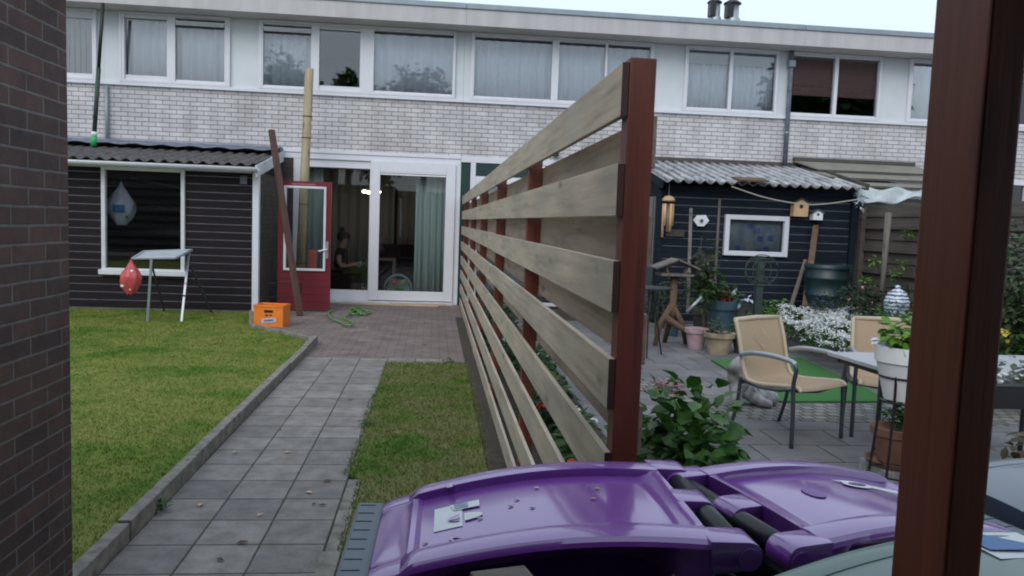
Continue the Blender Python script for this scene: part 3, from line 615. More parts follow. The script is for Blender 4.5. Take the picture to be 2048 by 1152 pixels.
mb.add([(-2.69, SY, 2.12), (-2.66, SY, 2.12), (-2.66, 13.88, 2.12), (-2.69, 13.88, 2.12), (-2.69, SY, 2.17), (-2.66, SY, 2.17), (-2.66, 13.88, 2.55), (-2.69, 13.88, 2.55)], [(0, 3, 2, 1), (4, 5, 6, 7), (0, 1, 5, 4), (1, 2, 6, 5), (2, 3, 7, 6), (3, 0, 4, 7)])
mb.build('gable', 'shed_brown', ls)
MB().bar((-2.615, SY-.28, 2.115), (-2.615, 13.86, 2.50), .03, .17, (0, 0, 1)).build('barge_board', 'trim_white', ls, bevel=.004)
g, th = corr(-9, -2.62, 11.86, 2.22, 13.88, 2.56, .18, .022); g.build('corrugated_roof', 'corr_dark', ls, smooth=True, thick=.012)
MB().bar((-9, 13.80, 2.60), (-2.62, 13.80, 2.60), .2, .10).build('flashing', 'lead', ls, bevel=.02)
MB().grid(60, 3, lambda u, v: (-9+6.38*u, 13.72-.38*v, 2.63-.075*v+.014*math.sin(u*90))).build('lead_apron', 'lead', ls, smooth=True, thick=.004)
gut = MB(); gut.grid(2, 8, lambda u, v: (-9+6.42*u, 11.82+.06*math.cos(PI*v+PI), 2.17-.062*math.sin(PI*v))).build('gutter', 'upvc', ls, smooth=True, thick=.006)
MB().box((-9, SY-.02, 2.10), (-2.74, SY+.03, 2.2)).build('eaves_board', 'trim_white', ls)
MB().box((-2.90, SY-.05, 1.93), (-2.80, SY, 2.05)).build('junction_box', 'slate', ls, bevel=.006)
# bag hanging in shed window
def bagmesh(c, h, w, seed=1, flatten=.55):
    rr = random.Random(seed); ph = [rr.random()*6 for _ in range(6)]
    def fn(u, v):
        a = 2*PI*u; prof = math.sin(PI*min(1, v*.93+.07))**.7*(1 if v < .45 else (1-((v-.45)/.55))**.9+.10)
        r = w/2*prof*(1+.10*math.sin(3*a+ph[0]+v*4)+.06*math.sin(7*a+ph[1]-v*7))
        return (c[0]+r*math.cos(a), c[1]+r*flatten*math.sin(a), c[2]-h+h*v+.01*math.sin(5*a+ph[2]))
    return MB().grid(28, 18, fn)
hb = props(bagmesh((-4.72, SY+.28, 1.92), .66, .42, 3).build('plastic_bag', 'glove', loc=(-4.72, SY+.28, 1.92), smooth=True), 'white and blue plastic bag hanging inside the left shed window', 'bag')
MB().box((-4.80, SY+.16, 1.45), (-4.64, SY+.175, 1.56)).build('print', 'blue_sign', hb); MB().lathe((-4.60, SY+.16, 1.38), [(.001, -.03), (.03, 0), (.001, .03)]).build('green_mark', 'toy_green', hb)
props(MB().tube([(-4.75, SY+.7, 1.98), (-3.6, SY+1.0, 1.80)], .012).build('curtain_rail', 'groove', loc=(-4.75, SY+.7, 1.98)), 'thin sloping rod inside the left shed window', 'rod')
# rack / folding stand
st = thing('folding_stand', (-3.6, 10.8, 0), 'aluminium folding stand with light blue top in front of shed window', 'stand')
A = [U(265, 517, Y=10.75), U(352, 516, Y=10.75), U(384, 500, Y=11.25), U(288, 503, Y=11.25)]
A = [Vector(a) for a in A]
mb = MB()
for k in range(4): mb.bar(A[k], A[(k+1) % 4], .028, .028)
mb.build('top_frame', 'alu', st, bevel=.004)
mb = MB().add([a+Vector((0, 0, -.006)) for a in A], [(0, 1, 2, 3)]); mb.build('top', mat('tray', (.30, .36, .42), .3, .1), st, thick=.006)
lg = [(U(303, 517, Y=10.75), U(295, 645, Z=0)), (U(378, 503, Y=11.2), U(363, 645, Z=0)), ]
for a, c in lg: MB().bar(a, c, .032, .022).build('leg', 'alu', st, bevel=.004)
MB().bar(A[3]+Vector((.05, .02, 0)), (-3.93, 11.9, .0), .022, .022).build('leg', 'alu_dark', st); MB().bar(A[2]+Vector((-.12, .02, 0)), (-3.25, 11.9, .0), .022, .022).build('leg', 'alu_dark', st)
MB().bar(lg[1][0].lerp(lg[1][1], .45), lg[1][0].lerp(lg[1][1], .47), .036, .026).build('red_clip', 'toy_red', st)
MB().bar(lg[1][0].lerp(lg[1][1], .62), lg[1][0].lerp(lg[1][1], .645), .036, .026).build('black_clip', 'black', st)
bp = U(263, 517, Y=10.74)
rb = props(bagmesh((bp.x, bp.y-.02, bp.z), .47, .27, 5, .7).build('red_bag', 'red_bag', loc=bp, smooth=True), 'pink red plastic bag hanging from left corner of the aluminium stand', 'bag')
for dx, dz in ((.03, -.16), (-.09, -.36), (.02, -.33), (.02, -.40), (-.02, -.27)): MB().ball((bp.x+dx, bp.y-.082, bp.z+dz), .022, 5, (1, .3, .8)).build('white_print', 'white', rb)
# orange crate
cr = thing('beer_crate', (-2.15, 10.75, 0), 'orange plastic bottle crate at the lawn corner by the white shed post', 'crate', local=True, rz=R(-8))
cw, cd, chh = .40, .30, .29
mb = MB(); hw, hd = cw/2, cd/2
for (a, c) in (((-hw, -hd), (hw, -hd+.014)), ((-hw, hd-.014), (hw, hd)), ((-hw, -hd+.014), (-hw+.014, hd-.014)), ((hw-.014, -hd+.014), (hw, hd-.014))): mb.box((*a, 0), (*c, chh))
mb.box((-hw+.014, -hd+.014, .005), (hw-.014, hd-.014, .02)).build('shell', 'orange', cr, bevel=.003)
MB().box((-hw-.006, -hd-.006, chh-.028), (hw+.006, -hd+.02, chh)).box((-hw-.006, hd-.02, chh-.028), (hw+.006, hd+.006, chh)).box((-hw-.006, -hd+.02, chh-.028), (-hw+.02, hd-.02, chh)).box((hw-.02, -hd+.02, chh-.028), (hw+.006, hd-.02, chh)).build('rim', 'orange', cr, bevel=.005)
mb = MB()
for k in range(1, 6): mb.box((-hw+k*cw/6-.004, -hd+.016, .05), (-hw+k*cw/6+.004, hd-.016, chh-.035))
for k in range(1, 4): mb.box((-hw+.016, -hd+k*cd/4-.004, .05), (hw-.016, -hd+k*cd/4+.004, chh-.034))
mb.build('divider', 'orange', cr)
MB().box((-.055, -hd-.004, .19), (.065, -hd-.001, .225)).build('handle_slot', 'black', cr, bevel=.001)
mr = Matrix.Translation((0, -hd-.006, .155)) @ Matrix.Rotation(PI/2, 4, 'X')
MB().box((-.04, -hd-.004, .145), (.0, -hd-.001, .165)).box((.02, -hd-.004, .148), (.05, -hd-.001, .165)).build('print', 'black', cr)
MB().bar((-.09, -hd-.004, .075), (.11, -hd-.004, .10), .004, .06, (0, 0, 1)).build('faded_label', mat('faded', (.45, .48, .55), .6, .2, scale=30), cr)
MB().bar((-.05, -hd-.007, .08), (.07, -hd-.007, .095), .004, .02, (0, 0, 1)).build('label_print', 'letter_grey', cr)
# red door
rd = thing('red_door', (-2.42, 12.42, 0), 'open dark red door with white framed glass beside the left shed', 'door')
dx0, dx1, dy = -2.42, -1.60, 12.42; dz1 = 2.06
RX = lambda px: U(px, 450, Y=dy).x
gx0_, gx1_ = RX(568), RX(652); gz0, gz1 = U(600, 541, Y=dy).z, U(600, 372, Y=dy).z; dx0, dx1 = RX(556), RX(662); dz1 = U(620, 363, Y=dy).z
MB().box((dx0, dy, .03), (dx1, dy+.045, gz0)).box((dx0, dy, gz1), (dx1, dy+.045, dz1)).box((dx0, dy, gz0), (gx0_, dy+.045, gz1)).box((gx1_, dy, gz0), (dx1, dy+.045, gz1)).build('door_leaf', 'red_door', rd)
mb = MB()
for k in range(1, 5): mb.box((dx0+.03, dy-.003, .03+k*.118), (dx1-.03, dy-.001, .036+k*.118))
mb.build('panel_groove', 'black', rd)
fr_ = frame(rd, gx0_, gx1_, gz0, gz1, dy, .035, .07, 'trim_white', 'glazing_frame'); pane(fr_, gx0_+.03, gx1_-.03, gz0+.03, gz1-.03, dy+.015, 'glass_door')
MB().box((dx0+.2, dy-.004, dz1-.055), (dx1-.25, dy-.001, dz1-.035)).build('name_strip', mat('strip', (.35, .12, .12), .5, .1), rd)
hz = .98
MB().box((dx1-.075, dy-.012, hz-.14), (dx1-.035, dy, hz+.12)).build('handle_plate', 'alu', rd, bevel=.003); MB().tube([(dx1-.055, dy-.01, hz), (dx1-.055, dy-.05, hz), (dx1-.11, dy-.055, hz-.01), (dx1-.18, dy-.055, hz-.03)], .011).build('handle', 'white', rd, smooth=True)
# posts leaning
a, c = U(600, 632, Z=0), U(543, 260, Y=12.35)
props(MB().bar(a, c, .085, .06).build('brown_post', 'brown_pole', loc=a, bevel=.004), 'thin dark brown timber post leaning in front of the red door', 'post')
a, c = Vector((-2.20, 13.15, 0)), U(619, 138, Y=13.33)
lp = thing('pine_pole', a, 'thick pale round pine pole leaning upright against the house behind the red door', 'post')
MB().tube([a, a.lerp(c, .5), c], [.078, .074, .07], 18).build('shaft', 'pine_post', lp, smooth=True)
for fz in (.18, .43, .71, .80): q = a.lerp(c, fz); MB().tube([q, q+Vector((0, 0, .012))], .079, 18).build('ring_mark', 'brown_pole', lp)
# red thing behind door glass, dark wire basket by the brown post
props(MB().box((-2.09, 13.35, .0), (-1.97, 13.5, .92)).build('red_box', 'toy_red', loc=(-2.03, 13.45, 0), bevel=.01), 'tall red box seen through the glass of the open door', 'box')
bpoint = U(572, 575, Y=12.2)
wbk = thing('wire_basket', (bpoint.x-.05, 12.0, 0), 'thin black wire stand leaning at the foot of the red door', 'stand')
for pts in ([(-2.50, 12.1, .46), (-1.98, 12.1, .46)], [(-2.50, 12.1, .46), (-2.46, 12.15, .02)], [(-1.98, 12.1, .46), (-2.05, 12.15, .02)], [(-2.48, 12.1, .25), (-2.02, 12.1, .25)]): MB().tube(pts, .009, 6).build('rod', 'black', wbk)
# hose
def spl(pts, n=10):
    P = [Vector(p) for p in pts]; out = []
    for i in range(len(P)-1):
        p0_, p1_, p2_, p3_ = P[max(i-1, 0)], P[i], P[i+1], P[min(i+2, len(P)-1)]
        for k in range(n):
            t = k/n; out.append(.5*((2*p1_)+(-p0_+p2_)*t+(2*p0_-5*p1_+4*p2_-p3_)*t*t+(-p0_+3*p1_-3*p2_+p3_)*t**3))
    return out+[P[-1]]
hp = [(665, 622), (657, 630), (662, 642), (680, 647), (692, 655), (705, 655), (700, 645), (688, 640), (700, 632), (712, 622), (722, 628), (706, 634), (700, 624), (716, 618), (730, 626), (742, 627), (728, 632), (712, 626), (705, 618), (722, 633)]
hpts = [Vector((U(x, y, Z=0).x, U(x, y, Z=0).y, .02+.012*(k % 3))) for k, (x, y) in enumerate(hp)]
props(MB().tube(spl(hpts, 8), .0135, 8).build('garden_hose', 'hose', loc=hpts[0], smooth=True), 'tangled light green garden hose lying on the patio', 'hose')
# laths lying at threshold
for k, (x0, x1, yy, lab) in enumerate([(-1.62, .1, 13.55, 'long pale wooden lath lying on the patio before the sliding door'), (-.75, .25, 13.66, 'shorter wooden lath lying closest to the door threshold')]):
    props(MB().bar((x0, yy, .02), (x1, yy-.05+k*.1, .02), .045, .03).build('wooden_lath', mat('lath', (.5, .38, .28), .6, .1), loc=(x0, yy, 0)), lab, 'lath', 'laths by the door')
# ================================================================== LIVING ROOM
rc = thing('room_curtain', (-1.3, 17.8, 0), 'long grey beige curtain across the back of the living room', 'curtain')
wavy('cloth', -3.1, -.9, .3, 2.55, 17.8, 'curtain_grey', rc, .04, .2); wavy('cloth', -.82, .3, .7, 2.5, 17.7, 'curtain_tan', rc, .04, .2)
wavy('door_curtain', U(830, 450, Y=14.2).x, .3, .05, 2.52, 14.2, 'curtain_teal', None, .035, .12)
props(bpy.data.objects['door_curtain'], 'pale green pleated curtain drawn at the right side of sliding door', 'curtain')
wavy('side_curtain', -2.25, -1.98, .05, 2.5, 14.25, 'curtain_teal', None, .03, .12); props(bpy.data.objects['side_curtain'], 'pale green curtain at the left end of glass front seen through the red door', 'curtain')
ch = thing('ceiling_lamp', (-1.3, 16, 2.6), 'lit ceiling lamp with three small bright bulbs in living room', 'lamp')
MB().tube([(-1.3, 16, 2.6), (-1.3, 16, 2.1)], .012, 6).tube([(-1.5, 16, 2.06), (-1.1, 16, 2.06)], .015, 6).build('stem', 'lamp_metal', ch)
MB().lathe((-1.3, 16, 2.0), [(.001, .12), (.05, .10), (.06, .02), (.001, 0)]).build('hub', 'lamp_metal', ch)
e = NB('bulb'); e.p.inputs['Emission Color'].default_value = (1, .72, .42, 1); e.p.inputs['Emission Strength'].default_value = 9; M['bulb'] = e.m
for (px, py) in ((729, 383), (738, 385), (757, 384)):
    q = U(px, py, Y=16-.1); MB().ball(q, .045, 6, (1.1, 1, .7)).build('bulb', 'bulb', ch, smooth=True)
    MB().tube([q+Vector((0, 0, .03)), q+Vector((0, .1, .09))], .012, 6).build('arm', 'lamp_metal', ch)
pl_ = bpy.data.lights.new('lamp_glow', 'POINT'); pl_.energy = 2.5; pl_.color = (1, .85, .7); pl_.shadow_soft_size = .1
po_ = bpy.data.objects.new('lamp_glow', pl_); COL.objects.link(po_); po_.parent = ch; po_.location = (0, 0, -.75)
sf = thing('sofa', (-.9, 16.6, .03), 'black sofa at the back of living room', 'sofa')
MB().box((-1.25, 16.2, .03), (.25, 17.1, .48)).build('seat', 'sofa', sf, bevel=.05); MB().box((-1.25, 16.95, .48), (.25, 17.25, .95)).build('backrest', 'sofa', sf, bevel=.06); MB().box((-1.42, 16.2, .03), (-1.26, 17.2, .66)).build('armrest', 'sofa', sf, bevel=.04)
ac = thing('armchair', (-1.9, 15.2, .03), 'dark low armchair under the seated woman', 'armchair')
MB().box((-2.25, 14.95, .03), (-1.45, 15.6, .40)).build('seat', 'sofa', ac, bevel=.05); MB().box((-2.35, 14.95, .40), (-2.1, 15.6, .85)).build('backrest', 'sofa', ac, bevel=.05)
tb = thing('side_table', (-1.0, 15.9, .03), 'wooden table beside the seated woman', 'table')
MB().box((-1.35, 15.7, .66), (-.75, 16.15, .70)).build('table_top', 'table_wood', tb, bevel=.005)
for x, yy in ((-1.32, 15.73), (-.78, 15.73), (-1.32, 16.1), (-.78, 16.1)): MB().box((x-.03, yy-.03, .03), (x+.03, yy+.03, .66)).build('leg', 'table_wood', tb)
MB().box((-1.27, 15.8, .702), (-1.10, 15.95, .93)).build('x', 'sage', loc=(-1.2, 15.85, .7), bevel=.02).name = 'jug'; props(bpy.data.objects['jug'], 'pale blue green jug on the living room table', 'jug')
props(MB().ball((-1.05, 15.85, .86), .14, 8, (1, .8, 1.1)).build('dark_plant_pot', 'black', loc=(-1.05, 15.85, .702), smooth=True), 'dark round vase on the living room table', 'vase')
props(MB().ball((-.98, 15.75, 1.10), .035, 6, (1.4, 1, 1)).build('pink_flower', 'petal_pink', loc=(-.98, 15.75, 1.06)), 'pink flower above the dark vase in living room', 'flower')
# woman
wm = thing('person', (-1.8, 15.15, .03), 'woman with hair bun seated indoors in profile, dark top, looking down at her lap', 'person')
bx, by = -1.78, 15.2
hd_ = U(690, 478, Y=15.1)
hx, hz_ = hd_.x, hd_.z
S = lambda x, y, z: (x, y, z)
body = skin_mesh([
 [(S(bx, by, .48), (.15, .14)), (S(bx+.01, by, .64), (.13, .12)), (S(bx+.03, by, .82), (.15, .13)), (S(bx+.05, by, .90), (.085, .085)), (S(hx-.03, by-.05, hz_-.115), (.055, .055)), (S(hx-.005, by-.06, hz_-.04), (.09, .08)), (S(hx, by-.06, hz_+.04), (.102, .09)), (S(hx-.01, by-.06, hz_+.11), (.05, .05))],
 [2, (S(bx+.02, by-.17, .86), (.062, .062)), (S(bx+.0, by-.22, .66), (.05, .05)), (S(bx+.06, by-.22, .56), (.044, .044)), (S(bx+.33, by-.16, .60), (.026, .026)), (S(bx+.38, by-.15, .60), (.032, .02))],
 [2, (S(bx+.02, by+.16, .84), (.05, .05)), (S(bx+.06, by+.19, .66), (.04, .04)), (S(bx+.14, by+.18, .58), (.036, .036)), (S(bx+.36, by+.08, .62), (.026, .026)), (S(bx+.42, by+.05, .61), (.032, .02))],
 [0, (S(bx+.12, by-.10, .46), (.085, .085)), (S(bx+.46, by-.12, .50), (.065, .065)), (S(bx+.48, by-.12, .30), (.055, .055)), (S(bx+.46, by-.12, .10), (.04, .04)), (S(bx+.60, by-.12, .07), (.04, .03))],
 [0, (S(bx+.12, by+.10, .46), (.085, .085)), (S(bx+.48, by+.12, .50), (.065, .065)), (S(bx+.52, by+.12, .30), (.055, .055)), (S(bx+.5, by+.12, .10), (.04, .04)), (S(bx+.64, by+.12, .07), (.04, .03))]])
link('body', body, 'skin', wm)
shirt = skin_mesh([[(S(bx, by, .50), (.168, .155)), (S(bx+.01, by, .64), (.15, .14)), (S(bx+.03, by, .82), (.17, .148)), (S(bx+.05, by, .895), (.095, .095))],
 [2, (S(bx+.02, by-.175, .86), (.078, .078)), (S(bx+.01, by-.21, .73), (.068, .068))], [2, (S(bx+.02, by+.175, .86), (.078, .078)), (S(bx+.05, by+.19, .75), (.066, .066))]])
link('dark_top', shirt, 'cloth_dark', wm)
tr_ = skin_mesh([[(S(bx, by, .47), (.15, .14)), (S(bx+.12, by-.10, .47), (.1, .1)), (S(bx+.46, by-.12, .505), (.08, .08)), (S(bx+.48, by-.12, .30), (.068, .068)), (S(bx+.465, by-.12, .16), (.055, .055))],
 [0, (S(bx+.12, by+.10, .47), (.1, .1)), (S(bx+.48, by+.12, .505), (.08, .08)), (S(bx+.52, by+.12, .30), (.068, .068)), (S(bx+.5, by+.12, .16), (.055, .055))]])
link('trousers', tr_, 'cloth_green', wm)
MB().ball((hx-.035, by-.055, hz_+.05), .122, 10, (1, .88, 1)).ball((hx-.06, by-.06, hz_+.185), .055, 8).build('hair', 'hair', wm, smooth=True)
fc = MB().ball((hx+.108, by-.06, hz_-.005), .016, 5, (1.3, .8, 1.2)); fc.build('nose', 'skin', wm, smooth=True)
MB().ball((hx+.088, by-.10, hz_+.025), .010, 5).ball((hx+.088, by-.02, hz_+.025), .009, 5).build('eyes', 'black', wm); MB().ball((hx+.092, by-.06, hz_-.05), .014, 5, (.6, 1.2, .4)).build('mouth', 'petal_pink', wm)
props(crown('muslin_cloth', (bx+.40, by-.16, .62), (.07, .05, .05), 60, .05, .04, 'white', loc=(bx+.4, by-.16, .6)), 'crumpled white cloth held on the lap of the woman', 'cloth')
# baby bouncer
bq = U(797, 560, Y=14.55)
bb = thing('baby_bouncer', (bq.x, 14.55, .03), 'pale blue baby bouncer with toy arch standing behind the sliding glass door', 'baby bouncer')
X = bq.x
MB().grid(16, 10, lambda u, v: (X+.23*(2*u-1)*(1-.25*v), 14.45+.3*v, .14+.20*v+.03*(2*u-1)**2)).build('seat', 'sage', bb, smooth=True, thick=.03)
MB().tube([(X+.25*math.cos(a), 14.45, .20+.27*math.sin(a)) for a in [PI*k/16 for k in range(17)]], .022, 8).build('toy_arch', mat('arch_blue', (.22, .40, .46), .7, .1), bb, smooth=True)
MB().tube([(X-.24, 14.4, .05), (X-.2, 14.85, .05)], .014, 6).tube([(X+.24, 14.4, .05), (X+.2, 14.85, .05)], .014, 6).tube([(X-.24, 14.4, .05), (X-.25, 14.45, .22)], .014, 6).tube([(X+.24, 14.4, .05), (X+.25, 14.45, .22)], .014, 6).build('base', 'alu', bb)
MB().ball((X-.07, 14.42, .34), .045, 7).build('toy', 'toy_red', bb, smooth=True); MB().ball((X+.09, 14.42, .345), .035, 7).build('toy', 'toy_yel', bb, smooth=True)
MB().tube([(X-.06, 14.43, .21), (X+.02, 14.42, .24), (X+.09, 14.42, .19)], .03, 8).build('toy', 'toy_green', bb, smooth=True)
props(MB().box((.19, 14.0, .1), (.27, 14.08, .30)).build('photo_card', mat('card', (.3, .2, .18), .6, .5, scale=30), loc=(.2, 14.05, .1)), 'small brownish figurine at the bottom right behind the sliding glass', 'figurine')
# ================================================================== SLATTED FENCE
fe = thing('slatted_fence', (.53, 2.05, 0), 'long open fence of pale horizontal boards on red brown posts', 'fence')
PY = [2.05, 4.20, 6.30, 8.45, 10.75, 13.2]
for k, yy in enumerate(PY):
    MB().box((.500, yy, -.2), (.572, yy+.07, 1.945 if k == 0 else 1.90)).build('post', 'red_wood', fe, bevel=.004)
tops = [1.931, 1.668, 1.408, 1.142, .883, .640, .384, .13]
segs = [(2.055, 6.33), (6.334, 10.78), (10.784, 13.85)]
for k, z in enumerate(tops):
    for j, (ya, yb) in enumerate(segs):
        dz0, dz1 = random.uniform(-.004, .004), random.uniform(-.004, .004); dz0 = 0 if j == 0 else dz0
        o = MB().bar((.4895, ya, z-.07+dz0), (.4895, yb, z-.07+dz1), .018, .141).build('board', 'pine', fe, bevel=.0025)
        if j == 0: MB().bar((.4895, ya-.004, z-.07), (.4895, ya-.001, z-.07), .0175, .139).build('stained_end', 'end_stain', o)
for k, z in enumerate([1.80, 1.532, 1.262, 1.005]):
    for j, (ya, yb) in enumerate(segs):
        MB().bar((.582, ya+.03, z-.07), (.582, yb, z-.07), .018, .141).build('back_board', 'pine_back', fe, bevel=.0025)
# plants in the bed behind the fence
for k in range(16):
    yy = 2.9+k*.56+random.uniform(-.1, .1); x = random.uniform(.78, 1.0); h = random.uniform(.28, .5) if yy > 3.2 else .3
    rx = .17 if yy < 5 else .22
    t = thing('bed_plant', (x, yy, 0), 'leafy bed plant behind the fence, number from near', 'plant', 'plants in the bed behind the fence')
    t['label'] = '%s leafy plant in the bed behind the slatted fence, counting from its near post' % 'first second third fourth fifth sixth seventh eighth ninth tenth eleventh twelfth thirteenth fourteenth fifteenth sixteenth'.split()[k]
    crown('foliage', (x, yy, h*.6), (rx, .3, h*.62), 260, .085, .05, random.choice(['leaf', 'leaf_dark', 'leaf', 'leaf_dull']), t, zmin=.02, lumps=9)
    MB().tube([(x, yy, 0), (x+.02, yy, h*.7)], .008, 6).build('stem', 'bark', t)
    if k in (1, 2, 4): crown('blossom', (x-.06, yy, h*.9), (.1, .14, .12), 26, .05, .045, 'petal_red', t, shape='disc')
    if k in (3, 7, 9): crown('blossom', (x, yy, h), (.1, .2, .1), 16, .035, .03, 'petal_white', t, shape='disc')
# hydrangea by the near fence post
hy = thing('hydrangea_bush', (1.02, 2.75, 0), 'bushy hydrangea with large green leaves and few pink flowers right of the near fence post', 'bush')
crown('foliage', (.95, 2.78, .50), (.32, .40, .45), 2000, .078, .052, 'leaf_hydra', hy, zmin=.03, lumps=22, shell=.35, flat=.6)
crown('foliage', (.98, 2.72, .3), (.37, .42, .36), 1700, .075, .05, 'leaf_bush', hy, zmin=.03, lumps=18, shell=.3, flat=.6)
for k in range(9):
    a = random.uniform(0, 6.3); MB().tube([(1.0, 2.78, 0), (1.0+.12*math.cos(a), 2.78+.12*math.sin(a), .3), (1.0+.22*math.cos(a), 2.78+.24*math.sin(a), .62)], .006, 5).build('stem', 'bark', hy)
for q in (U(1316, 768, Y=2.66), U(1346, 772, Y=2.70)): crown('blossom', q, (.03, .03, .022), 30, .017, .015, 'petal_pink', hy, shape='disc', lumps=3)
# ================================================================== NEAR BRICK WALL
bw_ = thing('brick_outbuilding', (-1.5, 1.5, 0), 'dark brown brick wall of a building close at left edge', 'building')
MB().box((-3.4, -3.2, 0), (-1.34, 3.03, 2.42)).build('wall', 'brick_brown', bw_)
MB().box((-3.6, -3.2, 2.28), (-1.3, 3.16, 2.5)).build('x', 'black', bw_).name = 'roof_edge'
cp_ = thing('timber_canopy', (.47, .66, 0), 'thick red brown timber post standing close to the camera at right', 'post')
MB().box((.454, .621, 0), (.4885, .697, 2.31)).build('post', 'red_wood_near', cp_, bevel=.0025)
MB().box((-1.3, .60, 2.315), (3.4, .7, 2.42)).build('beam', 'red_wood_near', cp_)
MB().box((-1.28, -3.1, 2.425), (3.5, .75, 2.45)).build('roof', 'corr_dark', cp_)
MB().box((-1.3, -3.2, 0), (3.5, -3.12, 2.42)).build('rear_wall', 'shed_brown', cp_)
q = U(1012, 1126, Y=.85)
wp = thing('wooden_post', (q.x-.002, .815, 0), 'weathered square wooden post top at the bottom edge, in front of purple lid', 'post', local=True, rz=R(14))
MB().box((-.033, -.033, 0), (.033, .033, q.z-.004)).build('post', 'block_wood', wp, bevel=.003)
rf_ = thing('rear_fence', (-8, -2.6, 0), 'dark slatted fence behind the viewer, mirrored in the left shed window', 'fence')
for k in range(12): MB().bar((-16, -2.6, .15+k*.27), (-3.7, -2.6, .15+k*.27), .025, .15).build('board', 'grey_wood', rf_)
for k in range(12): MB().bar((-16, -2.66, .28+k*.27), (-3.7, -2.66, .28+k*.27), .025, .13).build('back_board', 'black', rf_)
# ================================================================== WHEELIE BINS
def sst(x, a, b): t = min(1, max(0, (x-a)/(b-a))); return t*t*(3-2*t)
def bin_lid(root, L, W0, W1, zt, m, strips=True, arch=.04, drop=.065, hinge=True):
    S0 = .032 if hinge else 0.0; ns = 56
    def top(s): return zt + arch*math.sin(PI*min(1, max(0, s/L)))**.9 - drop*(s/L)
    def prof(s):
        W = W0+(W1-W0)*s/L; k = sst(s, S0, S0+.05)*(1-sst(s, L-.075, L-.045)) if strips else 0
        pn = -.016*k; rc = sst(s, .07, .16)*(1-sst(s, L-.13, L-.05)) if strips else 0
        fr = .012*sst(s, L-.06, L-.04) if strips else 0
        e = W-.0
        P = [(0, pn*.9), (e*.35, pn), (e*.62, pn-.001), (e*.672, pn-.002), (e*.682, pn-.0015), (e*.694, -.003), (e*.70, -.001), (e*.78, .001), (e*.90, -.001), (e*.952, -.003), (e*.960, -.0045), (e*.99, -.009), (e+.002, -.016),
             (e+.001-.045*rc, -.026), (e+.001-.085*rc, -.040), (e+.001-.085*rc, -.068), (e+.002-.035*rc, -.080), (e+.010, -.086), (e+.016, -.090), (e+.016, -.108)]
        return [(a, z-fr) for a, z in P]
    rows = []
    for i in range(ns+1):
        s = S0+(L-S0)*i/ns; p = prof(s); zz = top(s)
        rows.append([Vector((s, -a, zz+z)) for a, z in reversed(p)]+[Vector((s, a, zz+z)) for a, z in p[1:]])
    # rounded front end
    last = rows[-1]; n = len(last)
    for j, (ds, f_, dz) in enumerate(((.012, .985, -.006), (.018, .97, -.02), (.02, .965, -.05))):
        rows.append([Vector((L+ds, q.y*f_, q.z+dz*(1 if q.z > zt-drop-.08 else 0))) for q in last])
    mb = MB(); vs = [q for r_ in rows for q in r_]; mb.add(vs, [(i*n+j, (i+1)*n+j, (i+1)*n+j+1, i*n+j+1) for i in range(len(rows)-1) for j in range(n-1)])
    # hinge edge wall
    r0 = rows[0]; mb.add([*r0, *[q+Vector((.004, 0, -.05)) for q in r0]], [(j, j+1, n+j+1, n+j) for j in range(n-1)])
    o = mb.build('lid', m, root, smooth=True); sharp(o, 24)
    if hinge:
        a = W0
        def finger(t0, t1, s0, h=.035, nm='hinge_finger'):
            k = 10; pts = []
            for i in range(k+1):
                an = PI/2+PI*i/k*1.1; pts.append((s0+.026*math.cos(an)*.9, zt-.024+.026*math.sin(an)))
            pts = [(S0+.012, zt+.0035)]+pts+[(S0+.006, zt-.055)]
            vs = [(x, t0, z) for x, z in pts]+[(x, t1, z) for x, z in pts]; n_ = len(pts)
            f_ = MB().add(vs, [tuple(range(n_)), tuple(reversed(range(n_, 2*n_)))]+[(i, (i+1) % n_, n_+(i+1) % n_, n_+i) for i in range(n_)]).build(nm, m, root, bevel=.003)
            return sharp(f_, 30)
        finger(-.036, .034, -.012); finger(a*.72, a+.004, -.024); finger(-a-.004, -a*.72, -.024)
        for sg in (1, -1): MB().tube([(-.024, sg*(a+.004), zt-.026), (-.024, sg*(a+.008), zt-.026)], .019, 18).build('pivot_cap', m, root, smooth=False)
    return o
